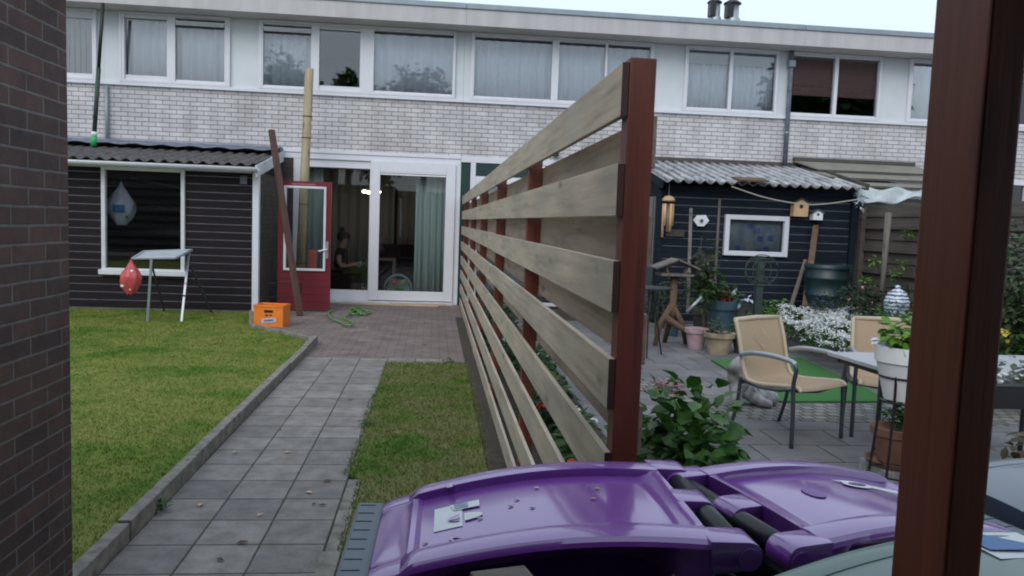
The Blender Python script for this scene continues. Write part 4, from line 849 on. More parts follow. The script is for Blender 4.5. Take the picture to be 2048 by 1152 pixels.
def make_bin(name, loc, rz, zt, L, W0, W1, lidm, bodym, label, rim=.0, **k):
    t = thing(name, loc, label, 'wheelie bin', None, rz, local=True)
    hng = k.get('hinge', True); drop = k.get('drop', .065); bin_lid(t, L, W0, W1, zt, lidm, **k)
    # tapered body
    zr = zt-.175
    def ring(z, x0, x1, wa, wb, c=.03):
        return [(x0+c, -wa, z), (x1-c, -wb, z), (x1, -wb+c, z), (x1, wb-c, z), (x1-c, wb, z), (x0+c, wa, z), (x0, wa-c, z), (x0, -wa+c, z)]
    rg = [ring(0.05, .10, L-.12, W0*.78, W1*.78), ring(.3, .07, L-.08, W0*.84, W1*.84), ring(zr-.07, .02, L-.015, W0*.95, W1*.97), ring(zr-.065, .0, L+.01, W0+.012, W1+.016), ring(zr, .0, L+.012, W0+.014, W1+.018), ring(zr+.0, .03, L-.02, W0-.02, W1-.015), ring(zr-.3, .03, L-.05, W0-.03, W1-.03)]
    vs = [q for r_ in rg for q in r_]; fs = [(i*8+j, i*8+(j+1) % 8, (i+1)*8+(j+1) % 8, (i+1)*8+j) for i in range(len(rg)-1) for j in range(8)]+[tuple(reversed(range(8)))]
    MB().add(vs, fs).build('body', bodym, t, bevel=.004)
    # ribbed front lip
    mb = MB().box((L+.013, -W1-.0, zt-drop-.085), (L+.070, W1+.0, zt-drop-.022))
    lp_ = mb.build('front_lip', bodym, t, bevel=.008)
    for i in range(9):
        yy = -W1+.02+i*(2*W1-.04)/8; MB().box((L+.03, yy-.0022, zt-drop-.0222), (L+.062, yy+.0022, zt-drop-.0206)).build('lip_rib', bodym, lp_)
    if hng: MB().tube([(-.014, -W0, zt-.026), (-.014, W0, zt-.026)], .0225, 28).build('handle_bar', 'black_pl', t, smooth=True)
    MB().box((-.02, -W0*.9, zt-.16), (.05, W0*.9, zt-.07)).build('hinge_block', 'black_pl', t, bevel=.01)
    for sg in (1, -1):
        wlm = MB().tube([(.06, sg*(W0*.80), .1), (.06, sg*(W0*.80+.045), .1)], .1, 24).build('wheel', 'black', t)
        MB().tube([(.06, sg*(W0*.80+.045), .1), (.06, sg*(W0*.80+.05), .1)], .05, 16).build('hub', 'slate', wlm)
    return t
H1 = Vector((.520, 1.442, 0)); LA = R(-1.0)
B1 = make_bin('wheelie_bin', H1, PI+LA, .98, .60, .222, .197, 'purple', 'slate', 'purple lidded wheelie bin in front centre with white sticker near its left end', arch=.032)
# sticker on first lid (local: +x to front, +y towards the camera)
def lidz(s, t, L=.60, zt=.98, arch=.032, drop=.065): return zt+arch*math.sin(PI*min(1, max(0, s/L)))**.9-drop*(s/L)-.0144-.0016*min(1, abs(t)/.07)
def decal(root, pts, m, name='sticker', dz=.0015, L=.60, off_=0.0):
    mb = MB()
    if len(pts) == 4:
        A_, B_, C_, D_ = [Vector((*p, 0)) for p in pts]
        def fn(u, v): q = (A_*(1-u)+B_*u)*(1-v)+(D_*(1-u)+C_*u)*v; return (q.x, q.y, lidz(q.x, q.y, L)+dz+off_)
        mb.grid(10, 10, fn)
    else:
        c = [(s, t, lidz(s, t, L)+dz+off_) for s, t in pts]; mb.add(c, [tuple(range(len(c)))])
    return mb.build(name, m, root, thick=.0006)
ang = lambda u, v: (u, v)
decal(B1, [(.452, -.062), (.505, -.062), (.505, .052), (.452, .052)], 'white')
decal(B1, [(.418, -.060), (.475, -.060), (.468, -.026), (.418, -.026)], 'white', 'sticker', .0035)
decal(B1, [(.440, -.056), (.468, -.056), (.466, -.032), (.440, -.032)], mat('sticker_blue', (.32, .38, .58), .4, .5, scale=60, world=False), 'sticker_print', .005)
el = [(.448+.034*math.cos(a), .016+.017*math.sin(a)) for a in [2*PI*k/20 for k in range(20)]]
decal(B1, [(a, c) for a, c in el if a < .4525], 'white', 'sticker_oval', .003)
decal(B1, [(.4525+max(0, a-.4525)*.9, c) for a, c in el if a >= .4525], 'purple', 'sticker_oval', .004)
decal(B1, [(.455, .018), (.478, .020), (.478, .023), (.455, .0205)], 'white', 'sticker_line', .0055)
# embossed letters near front, small imprint on far strip
def lidtext(root, s, t, size, txt, m, rot=PI/2*2, dz=.017, L=.60, ext=.0012):
    z = lidz(s, t, L)+dz; text('embossed_mark', txt, size, m, root, Matrix.Translation((s, t, z)) @ Matrix.Rotation(PI+rot*0, 4, 'Z'), ext)
lidtext(B1, .475, .118, .062, '-S', 'purple', dz=.002, ext=.0022)
decal(B1, [(.470, -.152), (.482, -.152), (.482, -.128), (.470, -.128)], mat('imprint', (.5, .45, .6), .5, .5, scale=90, world=False), 'imprint', .001, off_=.0165)
H2 = Vector((.600, 1.425, 0))
B2 = make_bin('wheelie_bin', H2, R(13), .975, .56, .212, .195, 'purple', 'slate', 'purple lidded wheelie bin on the right, partly behind the near post', drop=.05, arch=.034)
L2 = .56
def decal2(pts, m, name, dz): 
    mb = MB(); c = [(s, t, .9765+.034*math.sin(PI*min(1, max(0, s/L2)))**.9-.05*s/L2-.016+dz) for s, t in pts]; mb.add(c, [tuple(range(len(c)))]); mb.build(name, m, B2, thick=.0006)
decal2([(.30, .085), (.345, .085), (.50, .055), (.50, .03), (.345, .06)], 'white', 'sticker', .0015)
el = [(.345+.036*math.cos(a), .058+.022*math.sin(a)) for a in [2*PI*k/20 for k in range(20)]]
decal2(el, 'white', 'sticker_oval', .0025); decal2([(.345+(a-.345)*.62, .058+(c-.058)*.45) for a, c in el], 'purple', 'sticker_oval', .004)
decal2([(.19+.02*math.cos(a), .01+.03*math.sin(a)) for a in [2*PI*k/16 for k in range(16)]], mat('purple_dull', (.22, .12, .36), .5, .1, world=False), 'moulded_disc', .0015)
# green bins
B3 = make_bin('wheelie_bin', Vector((1.085, 1.03, 0)), PI+R(13), 1.01, .62, .165, .16, 'green_pl', 'green_pl', 'scuffed sage green wheelie bin lid at bottom right behind the post foot', strips=False, hinge=False, arch=.035, drop=.02)
zz = 1.01+.035*math.sin(PI*.17/.62)**.9-.02*.17/.62
mb = MB(); pts = [(.10, -.14), (.235, -.15), (.245, -.05), (.10, -.05)]; mb.add([(s, t, 1.01+.035*math.sin(PI*s/.62)**.9-.02*s/.62+.002) for s, t in pts], [(0, 1, 2, 3)]); stk = mb.build('sticker', 'white', B3, thick=.0006)
pts = [(.135, -.085), (.19, -.13), (.235, -.125), (.235, -.075), (.175, -.068)]; mb = MB(); mb.add([(s, t, 1.01+.035*math.sin(PI*s/.62)**.9-.02*s/.62+.0045) for s, t in pts], [(0, 1, 2, 3, 4)]); mb.build('blue_arrow', 'blue_sign', B3, thick=.0006)
B4 = make_bin('wheelie_bin', Vector((1.26, 1.62, 0)), R(5), .925, .58, .165, .165, 'slate_lid', 'green_pl', 'wheelie bin with grey lid and green body at right edge beyond the post', strips=False, hinge=False, arch=.03, drop=.0)
for k, (px, py) in enumerate([(470, 905), (645, 1010), (628, 1008), (618, 985), (485, 1085), (440, 1120), (575, 905), (655, 962), (690, 940), (520, 1030), (700, 800), (560, 860), (735, 655), (850, 690), (830, 645), (400, 1010)]):
    q = U(px, py, Z=.006); a = random.uniform(0, 6); L_ = random.uniform(.012, .028)
    mb = MB(); mb.add([(-L_, 0, .002), (-L_*.2, L_*.5, .008), (L_, L_*.1, .003), (0, -L_*.5, .006)], [(0, 1, 2, 3)])
    o = mb.build('dead_leaf', 'brown_pole' if k % 3 else 'birch', thick=.0015); o.location = q; o.rotation_euler = (0, 0, a)
    props(o, 'tiny dry brown leaf scrap lying on the tiled path or patio', 'leaf', 'leaf scraps on the paving')
# fallen petals on lid
for k, (s, t) in enumerate([(.30, -.085), (.345, -.03), (.36, .0), (.32, .02), (.42, .035), (.18, -.06), (.20, .0), (.52, .09)]):
    o = MB().ball((0, 0, 0), .0042, 5, (1.4, .8, .35)).build('fallen_petal', 'petal_white' if k not in (5, 6) else 'birch')
    mw = Matrix.Translation(H1) @ Matrix.Rotation(PI+LA, 4, 'Z'); q = mw @ Vector((s, t, lidz(s, t)+.0025)); o.location = q
    props(o, 'tiny fallen petal lying on the purple bin lid', 'petal', 'petals fallen on the bin lid')
# ================================================================== RIGHT SHED
rs_ = thing('right_shed', (5.0, 12.1, 0), 'dark blue boarded shed with grey corrugated roof in the right garden', 'shed')
SX0, SX1 = 3.60, 6.70; RY = 12.1
wx0, wx1, wz0, wz1 = U(1447, 470, Y=RY).x, U(1574, 470, Y=RY).x, U(1510, 512, Y=RY).z, U(1510, 431, Y=RY).z
MB().box((SX0, RY+.007, 0), (SX1, RY+.06, wz0)).box((SX0, RY+.007, wz1), (SX1, RY+.06, 2.16)).box((SX0, RY+.007, wz0), (wx0, RY+.06, wz1)).box((wx1, RY+.007, wz0), (SX1, RY+.06, wz1)).build('lit_edge_backing', 'groove', rs_)
wb = siding(SX0, SX1, .03, wz0, RY, .125); 
for q in (siding(SX0, wx0-.001, wz0, wz1, RY, .125), siding(wx1+.001, SX1, wz0, wz1, RY, .125), siding(SX0, SX1, wz1, 2.16, RY, .125)): wb.add(q.v, q.f)
wb.build('board_wall', 'shed_blue', rs_, bevel=.003)
f = frame(rs_, wx0, wx1, wz0, wz1, RY-.02, .075, .09, 'upvc', 'window'); pane(f, wx0+.075, wx1-.075, wz0+.075, wz1-.075, RY-.01, 'glass_door')
wavy('curtain', wx0+.07, wx1-.07, wz0, wz1, RY+.06, 'curtain_print', f, .012, .2)
MB().box((SX0+.88, RY-.02, .03), (SX0+.92, RY-.001, 2.0)).build('batten', 'grey_wood_z', rs_)
MB().box((SX1+.002, RY-.05, 0), (SX1+.10, RY+.05, 2.15)).build('corner_post', 'shed_blue', rs_); MB().box((SX0-.06, RY-.03, 0), (SX0-.002, RY+.07, 2.15)).build('corner_post', 'shed_blue', rs_)
MB().box((SX0-.055, RY+.08, 0), (SX0-.01, 12.35, 2.12)).box((SX0-.055, 13.3, 0), (SX0-.01, 13.88, 2.12)).box((SX0-.055, 12.35, 2.02), (SX0-.01, 13.3, 2.12)).build('side_wall', 'shed_blue', rs_)
dr = MB().box((SX0-.04, 12.352, 0), (SX0-.01, 13.298, .9)).box((SX0-.04, 12.352, .9), (SX0-.01, 12.45, 2.018)).box((SX0-.04, 13.2, .9), (SX0-.01, 13.298, 2.018)).build('side_door', 'green_dark', rs_); MB().box((SX0-.03, 12.45, .9), (SX0-.024, 13.2, 2.018)).build('door_glass', 'glass_dark', dr)
mb = MB().add([(SX0-.05, RY, 2.12), (SX0-.01, RY, 2.12), (SX0-.01, 13.88, 2.12), (SX0-.05, 13.88, 2.12), (SX0-.05, RY, 2.17), (SX0-.01, RY, 2.17), (SX0-.01, 13.88, 2.66), (SX0-.05, 13.88, 2.66)], [(0, 3, 2, 1), (4, 5, 6, 7), (0, 1, 5, 4), (1, 2, 6, 5), (2, 3, 7, 6), (3, 0, 4, 7)]); mb.build('gable', 'shed_blue', rs_)
MB().box((SX0, 13.8, 0), (SX1, 13.88, 2.6)).build('back_panel', 'inner_dark', rs_)
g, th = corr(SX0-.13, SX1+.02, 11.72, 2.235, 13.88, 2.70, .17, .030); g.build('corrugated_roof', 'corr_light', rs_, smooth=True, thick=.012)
MB().bar((SX0-.14, 11.75, 2.17), (SX0-.14, 13.88, 2.66), .03, .12).build('barge_board', 'shed_blue', rs_); MB().bar((SX1+.05, 11.72, 2.255), (SX1+.05, 13.88, 2.73), .05, .10).build('barge_board', 'canopy_dark', rs_)
MB().box((SX0-.1, 13.86, 2.70), (SX1, 13.895, 2.78)).build('flashing', 'canopy_dark', rs_)
MB().box((SX0-.1, RY-.03, 2.10), (SX1, RY+.03, 2.19)).build('eaves_board', 'shed_blue', rs_)
MB().box((4.62, 11.62, 2.275), (5.10, 11.95, 2.30), Matrix.Rotation(R(11), 3, 'X'), (4.8, 11.7, 2.28)).build('x', 'rustic', loc=(4.8, 11.7, 2.28)).name = 'loose_board'
props(bpy.data.objects['loose_board'], 'loose brown board lying at the edge of light corrugated roof', 'board')
# things hung on right shed wall
q = U(1337, 405, Y=11.9)
wc = thing('wind_chime', (q.x, 11.9, q.z), 'long bamboo wind chime hanging at left corner of the dark blue shed', 'wind chime')
MB().lathe((q.x, 11.9, q.z+.04), [(.001, .07), (.06, .055), (.10, .01), (.10, -.02), (.001, -.025)], 16).build('top_shell', 'birch', wc, smooth=True)
for k in range(5): a = k*2*PI/5; MB().tube([(q.x+.075*math.cos(a), 11.9+.075*math.sin(a), q.z-.02), (q.x+.075*math.cos(a), 11.9+.075*math.sin(a), q.z-.36-.09*(k % 3))], .021, 8).build('bamboo_tube', 'birch', wc, smooth=True)
MB().tube([(q.x, 11.9, q.z+.1), (q.x, 11.9, q.z+.30)], .004, 4).build('cord', 'rope', wc)
q = U(1350, 466, Y=RY-.04); props(MB().box((q.x-.15, RY-.05, q.z-.055), (q.x+.15, RY-.03, q.z+.055)).build('wooden_plaque', 'grey_wood', loc=q, bevel=.004), 'small weathered grey wooden board on the blue shed under the wind chime', 'plaque')
q = U(1402, 441, Y=RY-.04); wo = thing('wall_ornament', q, 'white diamond shaped ornament with dark centre on the blue shed', 'ornament')
MB().add([(q.x-.13, RY-.05, q.z), (q.x-.07, RY-.05, q.z+.08), (q.x+.07, RY-.05, q.z+.09), (q.x+.13, RY-.05, q.z), (q.x+.05, RY-.05, q.z-.09), (q.x-.05, RY-.05, q.z-.09)], [(0, 1, 2, 3, 4, 5)]).build('plate', 'white', wo, thick=.03)
MB().ball((q.x, RY-.08, q.z), .028, 6).build('centre', 'letter_grey', wo)
def birdhouse(px, py, w, h, m, roofm, label, holes=True):
    q = U(px, py, Y=RY-.1); t = thing('bird_house', q, label, 'bird house', 'bird houses on the blue shed')
    x, z = q.x, q.z
    MB().add([(x-w/2, RY-.16, z), (x+w/2, RY-.16, z), (x+w/2, RY-.16, z+h*.75), (x, RY-.16, z+h), (x-w/2, RY-.16, z+h*.75), (x-w/2, RY-.035, z), (x+w/2, RY-.035, z), (x+w/2, RY-.035, z+h*.75), (x, RY-.035, z+h), (x-w/2, RY-.035, z+h*.75)], [(0, 1, 2, 3, 4), (9, 8, 7, 6, 5), (0, 5, 6, 1), (1, 6, 7, 2), (2, 7, 8, 3), (3, 8, 9, 4), (4, 9, 5, 0)]).build('box', m, t)
    MB().bar((x-w*.62, RY-.1, z+h*.73), (x+.005, RY-.1, z+h+.02), .16, .014, (0, 0, 1)).bar((x+w*.62, RY-.1, z+h*.73), (x-.005, RY-.1, z+h+.02), .16, .014, (0, 0, 1)).build('roof', roofm, t)
    MB().tube([(x, RY-.165, z+h*.58), (x, RY-.159, z+h*.58)], w*.13, 12).build('entrance', 'black', t)
birdhouse(1598, 433, .24, .27, 'birch', 'leaf_dull', 'plain wooden bird house, larger and left of the white one')
birdhouse(1632, 440, .16, .15, 'white', 'slate', 'small white bird house with grey roof on the blue shed')
# clothes line
pts = [U(1463, 373, Y=11.7), U(1530, 395, Y=11.6), U(1600, 408, Y=11.5), U(1650, 408, Y=11.5), U(1722, 398, Y=11.5)]
props(MB().tube(spl(pts, 8), .009, 6).build('clothes_line', 'rope', loc=pts[0]), 'sagging pale rope strung across the front of the blue shed', 'rope')
# poles
def pole(a, c, wd, m, label, name='wooden_pole', cat='pole', group=None): return props(MB().bar(a, c, wd, wd*.7).build(name, m, loc=a, bevel=.003), label, cat, group)
pole(U(1375, 625, Y=11.3), U(1382, 417, Y=11.9), .05, 'grey_wood_z', 'thin upright grey pole leaning on blue shed left of the window')
pole(Vector((5.62, 11.3, 0)), U(1632, 452, Y=12.0), .09, 'rustic', 'wider weathered plank leaning on the blue shed beside the water barrel', 'plank', 'plank')
pole(Vector((5.42, 11.5, .0)), U(1612, 520, Y=12.0), .06, 'grey_wood_z', 'shorter grey lath leaning behind the plank beside the water barrel', 'plank', 'plank')
pole(U(1508, 610, Y=10.6), U(1522, 560, Y=10.4), .03, 'rustic', 'short slanted stick beside the round metal garden ornament')
# water barrel
q = U(1655, 560, Y=11.45); bx_, by_ = q.x, 11.5
wb_ = thing('water_barrel', (bx_, by_, 0), 'dark green ribbed water barrel beside the blue shed', 'barrel')
zt_ = U(1655, 528, Y=11.5).z; rr = .31
prof = [(.001, .02), (rr*.9, .02), (rr*.93, .15)]
for k in range(1, 4): z = zt_*k/4+.05; prof += [(rr, z-.03), (rr*1.03, z-.02), (rr*1.03, z+.01), (rr, z+.02)]
prof += [(rr*.98, zt_-.05)]
MB().lathe((bx_, by_, 0), prof, 36).build('barrel', 'teal_barrel', wb_, smooth=True)
MB().lathe((bx_, by_, zt_-.05), [(rr*1.06, -.02), (rr*1.07, .035), (rr*1.0, .05), (rr*.8, .035), (.001, .045)], 36).build('lid', 'teal_barrel', wb_, smooth=True)
MB().box((bx_+rr*.98, by_-.1, zt_-.12), (bx_+rr*1.2, by_-.02, zt_+.0)).build('clip', 'green_dark', wb_)
# awning / canopies of right house
aw = thing('awning', (7.2, 12.6, 2.3), 'faded grey green awning on the house behind the right shed', 'awning')
for k, (ya, za, yb, zb) in enumerate([(13.85, 2.80, 13.1, 2.60), (13.12, 2.56, 12.6, 2.44), (12.62, 2.40, 12.15, 2.29)]):
    MB().add([(6.50, ya, za), (8.85-.03*k, ya, za), (8.9, yb, zb), (6.62, yb, zb)], [(0, 1, 2, 3)]).build('panel', 'canopy', aw, thick=.02)
    MB().bar((6.6, yb, zb-.0), (8.9, yb, zb-.0), .04, .035).build('bar', 'canopy_dark', aw)
MB().bar((6.5, 13.84, 2.85), (8.85, 13.84, 2.85), .06, .06).build('mount', 'canopy_dark', aw)
sh = thing('plastic_sheet', (7.5, 12.0, 2.0), 'crumpled translucent white plastic sheet hanging under the awning', 'sheet')
MB().grid(40, 8, lambda u, v: (6.72+2.1*u, 12.05-.12*v+.03*math.sin(17*u+3*v), 2.27-.10*v-.16*v*(.6+.4*math.sin(u*9))+.03*math.sin(u*23+v*4))).build('sheet', 'plastic_sheet', sh, smooth=True, thick=.004)
MB().grid(30, 6, lambda u, v: (6.95+1.9*u, 12.12+.03*math.sin(13*u), 2.12-.30*v*(.7+.3*math.sin(u*7+1)))).build('sheet_fold', 'canopy', sh, smooth=True, thick=.004)
q = U(1722, 402, Y=11.6); crown('x', q, (.12, .05, .09), 40, .09, .05, 'glove', loc=q).name = 'hanging_cloth'; props(bpy.data.objects['hanging_cloth'], 'small white cloth bundle at the right end of the clothes line', 'cloth')
# weathered plank fence
pf = thing('plank_fence', (6.85, 9, 0), 'dark weathered fence of overlapping horizontal planks right of the blue shed', 'fence')
for k in range(11):
    z = .05+k*.175; MB().bar((6.90-.022*(k % 2), 12.0, z+.08+random.uniform(-.008, .008)), (6.90-.022*(k % 2), 5.2, z+.08+random.uniform(-.012, .012)), .022, .19, (.24, 0, 1)).build('plank', 'grey_wood', pf, bevel=.003)
for yy in (11.9, 10.05, 8.2, 6.35): MB().box((6.79, yy, 0), (6.87, yy+.08, 1.95)).build('post', 'grey_wood', pf)
a, c = Vector((6.45, 10.7, 0)), U(1777, 425, Y=10.6)
tr = thing('young_tree', a, 'thin bare trunked young tree with few leaves tied before the plank fence', 'tree')
MB().tube([a, a.lerp(c, .5)+Vector((.02, 0, 0)), c], [.02, .036, .045], 10).build('trunk', 'grey_wood_z', tr, smooth=True)
for k, (dx, z) in enumerate([(.18, .9), (.3, 1.05), (-.2, .8), (.35, 1.5), (-.15, 1.1), (.28, .65)]):
    MB().tube([(a.x, a.y, z-.15), (a.x+dx*.6, a.y-.05, z), (a.x+dx, a.y-.08, z+.06)], .008, 5).build('branch', 'bark', tr)
    crown('leaves', (a.x+dx, a.y-.08, z+.06), (.12, .1, .06), 26, .07, .04, 'leaf_bright', tr)
# ================================================================== GARDEN BED AND PLANTS (right)
def flower_bed():
    t = thing('candytuft_patch', (5.0, 8.6, 0), 'dense patch of small white flowers edging the green mat', 'flowers')
    poly = [(4.4, 9.3), (4.2, 7.9), (4.3, 7.25), (5.0, 6.9), (5.6, 7.2), (6.5, 8.8), (6.3, 10.5), (5.2, 10.7), (4.7, 10.2)]
    n = 9000; P = np.stack([NR.uniform(4.25, 6.5, n), NR.uniform(6.9, 10.7, n), np.zeros(n)], 1); P = P[pip(P, poly)]
    hgt = .39+.10*np.sin(P[:, 0]*5)*np.cos(P[:, 1]*4); P[:, 2] = hgt*NR.uniform(.15, 1, len(P))**.5
    n = len(P); ls = .07*NR.uniform(.6, 1.2, n); V, k = leafV(P, rnd_dirs(n)+np.array([0, 0, .5]), rnd_dirs(n)*.6+np.array([0, 0, 1]), ls, ls*.4, 'thin'); np_mesh('foliage', V, k, 'leaf', t)
    # white heads in drifts
    C = np.stack([NR.uniform(4.25, 6.4, 2600), NR.uniform(6.9, 10.7, 2600), np.zeros(2600)], 1); C = C[pip(C, poly)]
    keep = (np.sin(C[:, 0]*4.1+1)*np.cos(C[:, 1]*2.7)+NR.uniform(-.5, .5, len(C))+np.clip((5.6-C[:, 0])*1.5, -1.5, 1.2)) > .1; C = C[keep]; C[:, :2] += 0
    C[:, 2] = (.42+.10*np.sin(C[:, 0]*5)*np.cos(C[:, 1]*4))*np.clip((C[:, 0]-4.0)*2.6, .45, 1)
    P = np.repeat(C, 12, 0); n = len(P); P += NR.normal(0, 1, (n, 3))*np.array([.020, .020, .012]); D = rnd_dirs(n); D[:, 2] *= .3
    V, k = leafV(P, D, np.tile([0, 0, 1.], (n, 1))+rnd_dirs(n)*.5, np.full(n, .024), np.full(n, .022), 'disc'); o = np_mesh('blossom', V, k, 'petal_white', t)
    props(o, kind='stuff')
flower_bed()
def shrub(px, py, Y, w, h, n, leafm, label, L=.07, W=.04, extra=None, cat='shrub', shape='oval', X_=None):
    q = U(px, py, Y=Y); x = q.x if X_ is None else X_; z = max(h*.55, q.z)
    t = thing('garden_shrub', (x, Y, 0), label, cat)
    crown('foliage', (x, Y, z), (w/2, w/2.2, h/2), n, L, W, leafm, t, zmin=.01, lumps=10, shape=shape)
    for k in range(3): MB().tube([(x, Y, 0), (x+random.uniform(-.1, .1)*w, Y, z)], .010, 5).build('stem', 'bark', t)
    if extra: crown('blossom', (x, Y-.05, z+h*.2), (w/2.2, w/3, h/3), extra[1], .045, .04, extra[0], t, shape='disc')
    return t
shrub(1740, 600, 9.9, 1.3, .55, 700, 'leaf_dark', 'dark green shrub behind the white flowers left of the ceramic jar', extra=('petal_pink', 10))
shrub(1795, 640, 8.6, .9, .55, 500, 'leaf', 'mid green shrub in front of the blue and white ceramic jar', .06, .03)
shrub(1730, 640, 9.3, .9, .5, 500, 'leaf_dark', 'low dark green mound just behind the white flower patch', .05, .02)
shrub(1655, 620, 10.7, .8, .5, 300, 'leaf_dark', 'low shrub with violet blue flowers under the water barrel', extra=('petal_blue', 60))
shrub(1555, 632, 10.2, .62, .5, 420, 'leaf_bright', 'bright yellow green bushy plant behind the left patio chair', .06, .04)
shrub(1500, 645, 10.0, .5, .4, 250, 'leaf_dull', 'low dull green plant among the pots behind the chair', .05, .03)
shrub(1330, 600, 11.3, .9, .8, 420, 'leaf_dark', 'dark shrub in the shade behind the wooden bird table', .07, .04)
shrub(1315, 580, 10.6, .5, .35, 120, 'leaf_dark', 'small dark plant left of the bird table leg', .06, .03)
# tall reddish tipped plant
q = U(1412, 580, Y=9.9); tp = thing('tall_shrub', (q.x, 9.9, 0), 'tall upright shrub with green and reddish leaves behind the bird table', 'shrub')
crown('foliage', (q.x, 9.9, .95), (.22, .2, .42), 260, .09, .055, 'leaf_dull', tp, lumps=12); crown('foliage', (q.x-.02, 9.9, .7), (.28, .2, .3), 160, .1, .06, 'leaf', tp, lumps=8)
for k in range(5): MB().tube([(q.x, 9.9, .1), (q.x+random.uniform(-.2, .2), 9.9, 1.2)], .007, 5).build('stem', 'bark', tp)
# pots
def pot(px, py, w, h, m, plant, label, name='flower_pot', Z=0, rim=True, dome=.7, leafL=.05, n=220, extra=None, Y=None, sag=0):
    q = U(px, py, Z=Z) if Y is None else U(px, py, Y=Y); q = Vector((q.x, q.y, Z if Y is None else q.z))
    t = thing(name, q, label, 'plant pot'); r = w/2
    MB().lathe(q, [(.001, .01), (r*.68, 0), (r*.93, h*.78), (r*(1.06 if rim else .95), h*.79), (r*(1.08 if rim else 1), h), (r*.92, h), (r*.88, h*.9), (.001, h*.88)], 28).build('pot', m, t, smooth=False)
    sharp(bpy.data.objects[t.children[0].name], 30)
    MB().lathe(q, [(.001, h*.885), (r*.87, h*.9)], 20).build('soil', 'soil', t)
    if plant: crown('plant', q+Vector((0, 0, h+r*dome*.4)), (r*1.15, r*1.15, r*dome), n, leafL, leafL*.5, plant, t, lumps=9)
    if extra: crown('blossom', q+Vector((0, -r*.5, h+r*.3)), (r*.7, r*.4, r*.4), extra[1], .05, .045, extra[0], t, shape='disc')
    return t
pot(1436, 707, .36, .26, 'pot_sand', 'leaf_dull', 'sand coloured clay pot with low grey green plant, largest of the pot group', dome=.8)
pot(1391, 697, .28, .26, 'pot_pink', None, 'pale pink weathered pot left of the sand coloured pot')
pot(1487, 706, .32, .28, 'pot_dark', 'leaf', 'dark pot right of the sand coloured pot, behind the chair', dome=1.1)
pot(1400, 668, .26, .36, 'pot_dark', None, 'dark grey tub behind the pink pot')
pot(1438, 682, .42, .56, 'blue_pot', 'leaf', 'large blue green glazed pot with red geranium', dome=.55, leafL=.09, n=260, extra=('petal_red', 26))
pot(1345, 672, .20, .2, 'blue_pot', None, 'small light blue pot under the bird table')
q = U(1470, 600, Y=10.2); crown('x', q, (.2, .1, .06), 50, .12, .07, 'glove', loc=q).name = 'crumpled_bag'; props(bpy.data.objects['crumpled_bag'], 'crumpled pale blue plastic bag lying on the planter beside the geranium', 'bag')
MB().box((q.x-.2, 10.12, 0), (q.x+.22, 10.4, q.z-.05)).build('x', 'pot_dark', loc=(q.x, 10.25, 0), bevel=.01).name = 'planter_box'; props(bpy.data.objects['planter_box'], 'dark planter box behind the pots carrying a plastic bag', 'planter')
# bird table
bt0 = U(1342, 690, Z=0); bx, by = bt0.x, 9.75
bt = thing('bird_table', (bx, by, 0), 'rustic wooden bird table with pitched roof on branching legs', 'bird table')
zr = U(1342, 519, Y=by).z; zp = U(1342, 548, Y=by).z
MB().bar((bx-.29, by, zr-.11), (bx+.005, by, zr+.01), .34, .02).bar((bx+.29, by, zr-.11), (bx-.005, by, zr+.01), .34, .02).build('roof', 'grey_wood_z', bt)
MB().box((bx-.21, by-.15, zp-.02), (bx+.21, by+.15, zp+.01)).build('platform', 'grey_wood_z', bt, bevel=.004)
for sx in (-1, 1): MB().bar((bx+sx*.11, by-.08, zp), (bx+sx*.15, by-.08, zr-.05), .04, .03).build('roof_post', 'rustic', bt)
MB().tube([(bx, by, zp-.02), (bx+.01, by, .45), (bx, by, .36)], [.05, .045, .055], 10).build('stem', 'rustic', bt, smooth=True)
for pts in ([(bx, by, .52), (bx-.16, by-.05, .3), (bx-.24, by-.1, 0)], [(bx, by, .5), (bx+.14, by, .28), (bx+.22, by+.05, 0)], [(bx-.1, by-.04, .36), (bx+.12, by-.12, .22), (bx+.30, by-.16, .10)], [(bx, by, .48), (bx-.02, by+.2, 0)]): MB().tube(pts, [.05, .035, .028][:len(pts)] if len(pts) == 3 else [.045, .03], 8).build('leg', 'rustic', bt, smooth=True)
q = U(1390, 608, Y=9.6); a, c = U(1373, 625, Y=9.6), U(1403, 594, Y=9.6)
props(MB().tube([a, c], .022, 10).build('white_tube', 'alu', loc=a, smooth=True), 'short pale metal tube slanting beside the bird table', 'tube')
# bistro chair edge by the fence post
q = U(1318, 578, Y=8.9); bc = thing('garden_side_table', (q.x-.1, 8.9, 0), 'small dark round metal table partly hidden by the near fence post', 'table')
MB().lathe((q.x-.12, 8.9, q.z), [(.001, 0), (.27, 0), (.28, .02), (.001, .02)], 24).build('table_top', 'alu_dark', bc)
for a in (0.3, 2.4, 4.5): MB().tube([(q.x-.12+.05*math.cos(a), 8.9+.05*math.sin(a), q.z), (q.x-.12+.22*math.cos(a), 8.9+.22*math.sin(a), 0)], .010, 6).build('leg', 'black', bc)
# dark lantern on the shed wall area
q = U(1400, 528, Y=11.6); ln_ = thing('black_lantern', (q.x, 11.6, q.z), 'black bird feeder lantern hanging in front of the blue shed', 'lantern')
MB().box((q.x-.1, 11.5, q.z-.1), (q.x+.1, 11.7, q.z+.08)).build('body', 'black', ln_); MB().lathe((q.x, 11.6, q.z+.08), [(.17, 0), (.03, .13), (.001, .14)], 4).build('roof', 'black', ln_); MB().tube([(q.x, 11.6, q.z+.2), (q.x, 11.6, q.z+.42)], .008, 5).build('hook', 'iron', ln_)
